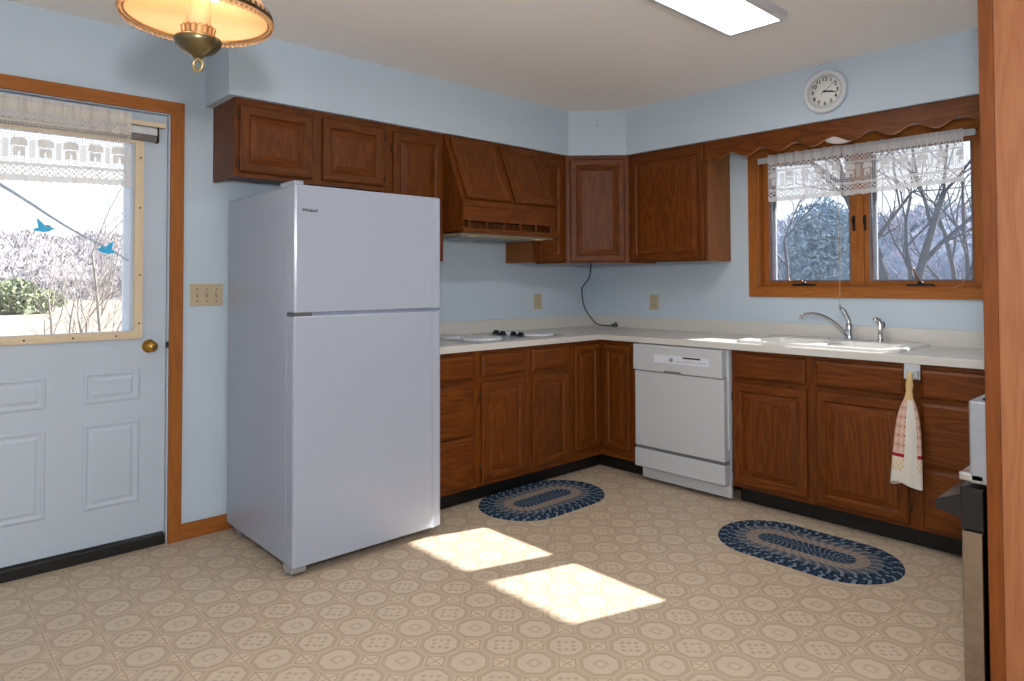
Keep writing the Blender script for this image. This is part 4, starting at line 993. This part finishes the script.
# ------------------------------------------------------------------ range at the right, seen edge-on
c = thing('range', 'stainless range with black handle beside the oak end panel', 'range', (-1.93, -3.04, 0))
W = 0.755
bm = B(); box(bm, 0.0, W, -0.66, -0.064, 0.03, 0.90); obj('body', bm, plain('charcoal_enamel', '#33373d', 0.4), c)
bm = B(); box(bm, -0.002, W+0.002, -0.054, -0.002, 0.06, 0.568, 0, 0.004); dr = obj('oven_door', bm, STEEL, c)
bm = B(); box(bm, -0.002, W+0.002, -0.056, 0.0, 0.57, 0.688, 0, 0.004); obj('door_top_trim', bm, plain('black_enamel', '#0c0c0e', 0.3, noise=0.0), dr)
bm = B(); prism(bm, [(-0.01, 0.598), (0.062, 0.612), (0.064, 0.634), (0.058, 0.640), (-0.01, 0.670)], 0.0, W, 0, 'x'); es = [e for e in bm.edges]; obj('oven_handle', bm, plain('black_handle', '#111215', 0.25), dr)
bm = B(); box(bm, 0.0, W, -0.655, -0.023, 0.700, 0.928, 0, 0.006); obj('control_housing', bm, plain('brushed_steel', '#a3a6ac', 0.4, 0.7, 0.05, 120), c)
bm = B(); box(bm, 0.0, W, -0.06, 0.004, 0.704, 0.728, 0, 0.006); obj('front_lip', bm, CHROME, c)
bm = B(); box(bm, 0.03, W-0.03, -0.60, -0.05, 0.928, 0.934, 0, 0.002); obj('cooktop_glass', bm, BLACK, c)
for x in (0.06, W-0.06):
    for y in (-0.10, -0.6):
        bm = B(); lathe(bm, [(0.018, 0.0), (0.018, 0.03)], 10, (x, y, 0)); lathe(bm, [(0, 0), (0.018, 0.0)], 10, (x, y, 0)); obj('foot', bm, GREY, c)

# ------------------------------------------------------------------ outdoors
ZG = -0.9
def ground_mat():
    m = bpy.data.materials.new('dry_winter_grass'); b = NB(m); tc = b.n('TexCoord'); no = b.n('TexNoise'); no.inputs['Scale'].default_value = 0.35; no.inputs['Detail'].default_value = 8
    b.l(tc.outputs['Object'], no.inputs['Vector']); r = b.n('ValToRGB'); b.l(no.outputs[0], r.inputs[0]); e = r.color_ramp.elements
    e[0].position = 0.35; e[0].color = lin('#8f8376'); e[1].position = 0.65; e[1].color = lin('#a39788'); b.bsdf(r.outputs[0], 0.95, 0, 0.05); return m
bm = B(); box(bm, -160, 160, -60, 260, ZG-0.3, ZG); struct('floor_outdoors', bm, ground_mat())
def wood_mat(name, c0, c1, sc=0.7):
    m = bpy.data.materials.new(name); b = NB(m); tc = b.n('TexCoord'); no = b.n('TexNoise'); no.inputs['Scale'].default_value = sc; no.inputs['Detail'].default_value = 10; no.inputs['Roughness'].default_value = 0.75
    b.l(tc.outputs['Object'], no.inputs['Vector']); r = b.n('ValToRGB'); b.l(no.outputs[0], r.inputs[0]); e = r.color_ramp.elements
    e[0].position = 0.38; e[0].color = lin(c0); e[1].position = 0.62; e[1].color = lin(c1); b.bsdf(r.outputs[0], 0.95, 0, 0.05); return m
def blob(bm, c_, rx, rz, seed, n=14, rough=0.25):
    rnd = random.Random(seed); ph = [rnd.uniform(0, 6.28) for _ in range(8)]; rows = []
    for j in range(n//2+1):
        th = PI*0.5*j/(n//2); row = []
        for i in range(n):
            a = 2*PI*i/n
            k = 1 + rough*(0.5*math.sin(3*a+ph[0]+4*th)+0.35*math.sin(7*a+ph[1]-5*th)+0.3*math.sin(11*a+ph[2]+9*th)) + rnd.uniform(-0.08, 0.08)*rough*3
            row.append(bm.verts.new((c_[0]+rx*k*math.cos(a)*math.cos(th), c_[1]+rx*k*math.sin(a)*math.cos(th), c_[2]+rz*k*math.sin(th))))
        rows.append(row)
    for A, Bq in zip(rows, rows[1:]):
        for i in range(n): bm.faces.new((A[i], A[(i+1) % n], Bq[(i+1) % n], Bq[i]))
def tufts(bm, pts, size, rnd, n_each=3, upright=False):
    for p in pts:
        for _ in range(n_each):
            d = Vector((rnd.uniform(-1, 1), rnd.uniform(-1, 1), rnd.uniform(-0.4, 1.2))).normalized(); a = rnd.uniform(0, 6.28)
            if upright: d = Vector((rnd.uniform(-0.7, 0.7), rnd.uniform(-0.7, 0.7), 0.8)).normalized()
            sd = d.cross(Vector((math.cos(a), math.sin(a), 0.3))).normalized(); L_ = size*rnd.uniform(0.6, 1.5)
            q = p + Vector((rnd.uniform(-1, 1), rnd.uniform(-1, 1), rnd.uniform(-1, 1)))*size*0.6
            wd = 0.11 if upright else 0.25
            bm.faces.new([bm.verts.new(v) for v in (q-sd*L_*wd, q+sd*L_*wd, q+d*L_)])
# wooded ridges: a wavy bank covered with twiggy tufts
def ridge(name, label, pts, hts, mats, depth, seed, tuft, ntuft):
    rnd = random.Random(seed); bm = B(); n = 120; rows = []; tp = []
    for i in range(n+1):
        t = i/n*(len(pts)-1); k = min(int(t), len(pts)-2); f = t-k; p = Vector(pts[k]).lerp(Vector(pts[k+1]), f); h = hts[k]*(1-f)+hts[k+1]*f
        h *= 1 + 0.05*math.sin(i*0.35+seed)+0.04*math.sin(i*0.9+1)
        d = (Vector(pts[k+1])-Vector(pts[k])).normalized(); nrm = Vector((-d.y, d.x))
        if nrm.dot(Vector((p.x+3.5, p.y))) < 0: nrm = -nrm
        rows.append([(p.x+nrm.x*depth*q, p.y+nrm.y*depth*q, ZG-0.2+h*hz) for q, hz in ((0, 0), (0.03, 0.25), (0.2, 0.5), (0.55, 0.8), (1.0, 0.95))])
    V = [[bm.verts.new(c_) for c_ in r_] for r_ in rows]
    for A, Bq in zip(V, V[1:]):
        for j in range(4): bm.faces.new((A[j], A[j+1], Bq[j+1], Bq[j])).smooth = True
    for _ in range(ntuft):
        i = rnd.randrange(n); j = rnd.randrange(4); a, b_ = rnd.random(), rnd.random()
        tp.append((Vector(rows[i][j])*(1-a)+Vector(rows[i+1][j])*a)*(1-b_) + (Vector(rows[i][j+1])*(1-a)+Vector(rows[i+1][j+1])*a)*b_)
    nf = len(bm.faces); tufts(bm, tp, tuft, rnd, 2, True); bm.faces.ensure_lookup_table()
    for f in bm.faces[nf:]: f.material_index = rnd.randrange(len(mats))
    o = obj(name, bm, mats, recalc=False); tag(o, label, 'woods', kind='stuff'); return o
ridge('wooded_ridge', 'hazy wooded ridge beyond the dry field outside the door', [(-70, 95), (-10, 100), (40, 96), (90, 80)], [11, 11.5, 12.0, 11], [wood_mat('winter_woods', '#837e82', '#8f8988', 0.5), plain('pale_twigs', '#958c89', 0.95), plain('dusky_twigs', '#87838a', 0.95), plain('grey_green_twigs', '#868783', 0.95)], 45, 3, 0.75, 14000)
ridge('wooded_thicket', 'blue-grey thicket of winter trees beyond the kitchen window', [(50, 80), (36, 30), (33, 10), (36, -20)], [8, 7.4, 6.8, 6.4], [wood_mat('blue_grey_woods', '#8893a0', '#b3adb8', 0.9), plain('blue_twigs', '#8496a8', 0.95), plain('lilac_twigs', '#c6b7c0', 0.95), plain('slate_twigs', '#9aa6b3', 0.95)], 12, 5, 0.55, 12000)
def branchy(bm, p, d, L_, r_, depth, rnd, spread=0.55, tw=0.18, nseg=4):
    pts = [p]; q = p.copy(); dd = d.copy()
    for k in range(nseg):
        dd = (dd + Vector((rnd.uniform(-tw, tw), rnd.uniform(-tw, tw), rnd.uniform(-0.03, 0.10)))).normalized(); q = q + dd*L_/nseg; pts.append(q.copy())
    rs = [r_*(1-0.55*k/nseg) for k in range(nseg+1)]
    tube(bm, pts, rs, 5, False)
    if depth == 0: return
    for k in range(1, nseg+1):
        for m_ in range(1 if k < nseg else 2):
            a = rnd.uniform(0, 2*PI); side = dd.cross(Vector((math.cos(a), math.sin(a), 0.2))).normalized()
            nd = (dd*(1-spread*0.5) + side*spread*rnd.uniform(0.6, 1.3)).normalized()
            branchy(bm, pts[k], nd, L_*rnd.uniform(0.5, 0.75), rs[k]*0.6, depth-1, rnd, spread, tw, nseg)
BARK = plain('pale_bark', '#86807a', 0.9, noise=0.15); DBARK = plain('grey_bark', '#4b4e58', 0.9, noise=0.15)
def bare_tree(label, x, y, h, r_, seed, mat=BARK, depth=3, lean=(0, 0), stems=1, group=None):
    rnd = random.Random(seed); bm = B()
    for s_ in range(stems):
        base = Vector((rnd.uniform(-0.2, 0.2)*(stems > 1), rnd.uniform(-0.2, 0.2)*(stems > 1), -0.05)); d = Vector((lean[0]+rnd.uniform(-0.25, 0.25)*(stems > 1), lean[1]+rnd.uniform(-0.25, 0.25)*(stems > 1), 1)).normalized()
        branchy(bm, base, d, h*0.55, r_, depth, rnd)
    o = obj('bare_tree', bm, mat, None, (x, y, ZG), recalc=False); return tag(o, label, 'tree', group)
GT = 'bare trees outside'
def dpos(px, dist):   # a point outside along the view through image column px, at this distance from the camera
    k = (px-PPX)/FPX; d = Vector((fw.x+rt.x*k, fw.y+rt.y*k)).normalized(); return CAM.x+d.x*dist, CAM.y+d.y*dist
x, y = dpos(62, 19); bare_tree('pale bare sapling outside the door, left of the lower bird', x, y, 3.4, 0.045, 11, stems=2, group=GT)
x, y = dpos(88, 14); bare_tree('pale bare sapling outside the door, straight below the lower bird', x, y, 3.0, 0.04, 12, stems=3, group=GT)
x, y = dpos(104, 17); bare_tree('slender bare tree outside the door, rightmost behind the lower bird', x, y, 5.2, 0.05, 13, group=GT, lean=(0.1, 0))
x, y = dpos(918, 17.5); bare_tree('large grey bare tree outside the right window pane', x, y, 8.5, 0.24, 24, DBARK, 4, (-0.28, 0.22), group=GT)
x, y = dpos(950, 21); bare_tree('grey bare tree behind the large one, right window pane', x, y, 8.0, 0.15, 31, DBARK, 3, (0.05, 0), group=GT)
x, y = dpos(785, 23); bare_tree('dark bare tree outside the left window pane', x, y, 6.5, 0.10, 37, DBARK, 3, group=GT)
def bush(label, x, y, rx, rz, seed, mats, size, cat='bush'):
    bm = B(); rnd = random.Random(seed)
    lumps = [(Vector((rx*q*math.cos(a), rx*q*math.sin(a), rz*rnd.uniform(0.25, 0.62))), rnd.uniform(0.35, 0.55)) for q, a in ((rnd.uniform(0, 0.6), rnd.uniform(0, 6.28)) for _ in range(8))]
    blob(bm, (0, 0, 0), rx*0.7, rz*0.62, seed, 18, 0.2)
    tp = []
    for c_, k in lumps:
        for _ in range(640):
            v = Vector((rnd.gauss(0, 1), rnd.gauss(0, 1), rnd.gauss(0, 1))).normalized()*rnd.uniform(0.75, 1.0)
            p = c_ + Vector((v.x*rx*k, v.y*rx*k, v.z*rz*k*0.9))
            if p.z > 0.05: tp.append(p)
    nf = len(bm.faces); tufts(bm, tp, size, rnd, 2); bm.faces.ensure_lookup_table()
    for f in bm.faces[nf:]: f.material_index = rnd.randrange(len(mats))
    return tag(obj('bush', bm, mats, None, (x, y, ZG-0.05), recalc=False), label, cat)
G_ = [plain('deep_needles', '#6c7560', 0.9), plain('olive_needles', '#838b6b', 0.9), plain('pale_needles', '#939a7a', 0.9)]
x, y = dpos(14, 60); bush('olive evergreen bush at the edge of the field, far left', x, y, 2.7, 2.2, 5, G_, 0.34)
x, y = dpos(50, 75); bush('small evergreen bush right of the larger one across the field', x, y, 1.7, 1.5, 6, G_, 0.3)
x, y = dpos(790, 17); bush('pinkish twiggy bush low in the left window pane', x, y, 1.1, 2.1, 8, [plain('pink_twigs', '#b79ea2', 0.95), plain('pale_pink_twigs', '#cdb9ba', 0.95)], 0.12)
x, y = dpos(828, 30); bush('blue-green conifer mass in the left window pane', x, y, 2.6, 6.0, 9, [plain('blue_needles', '#7890a1', 0.95), plain('pale_blue_needles', '#93a7b3', 0.95), plain('teal_needles', '#8299a8', 0.95)], 0.2)
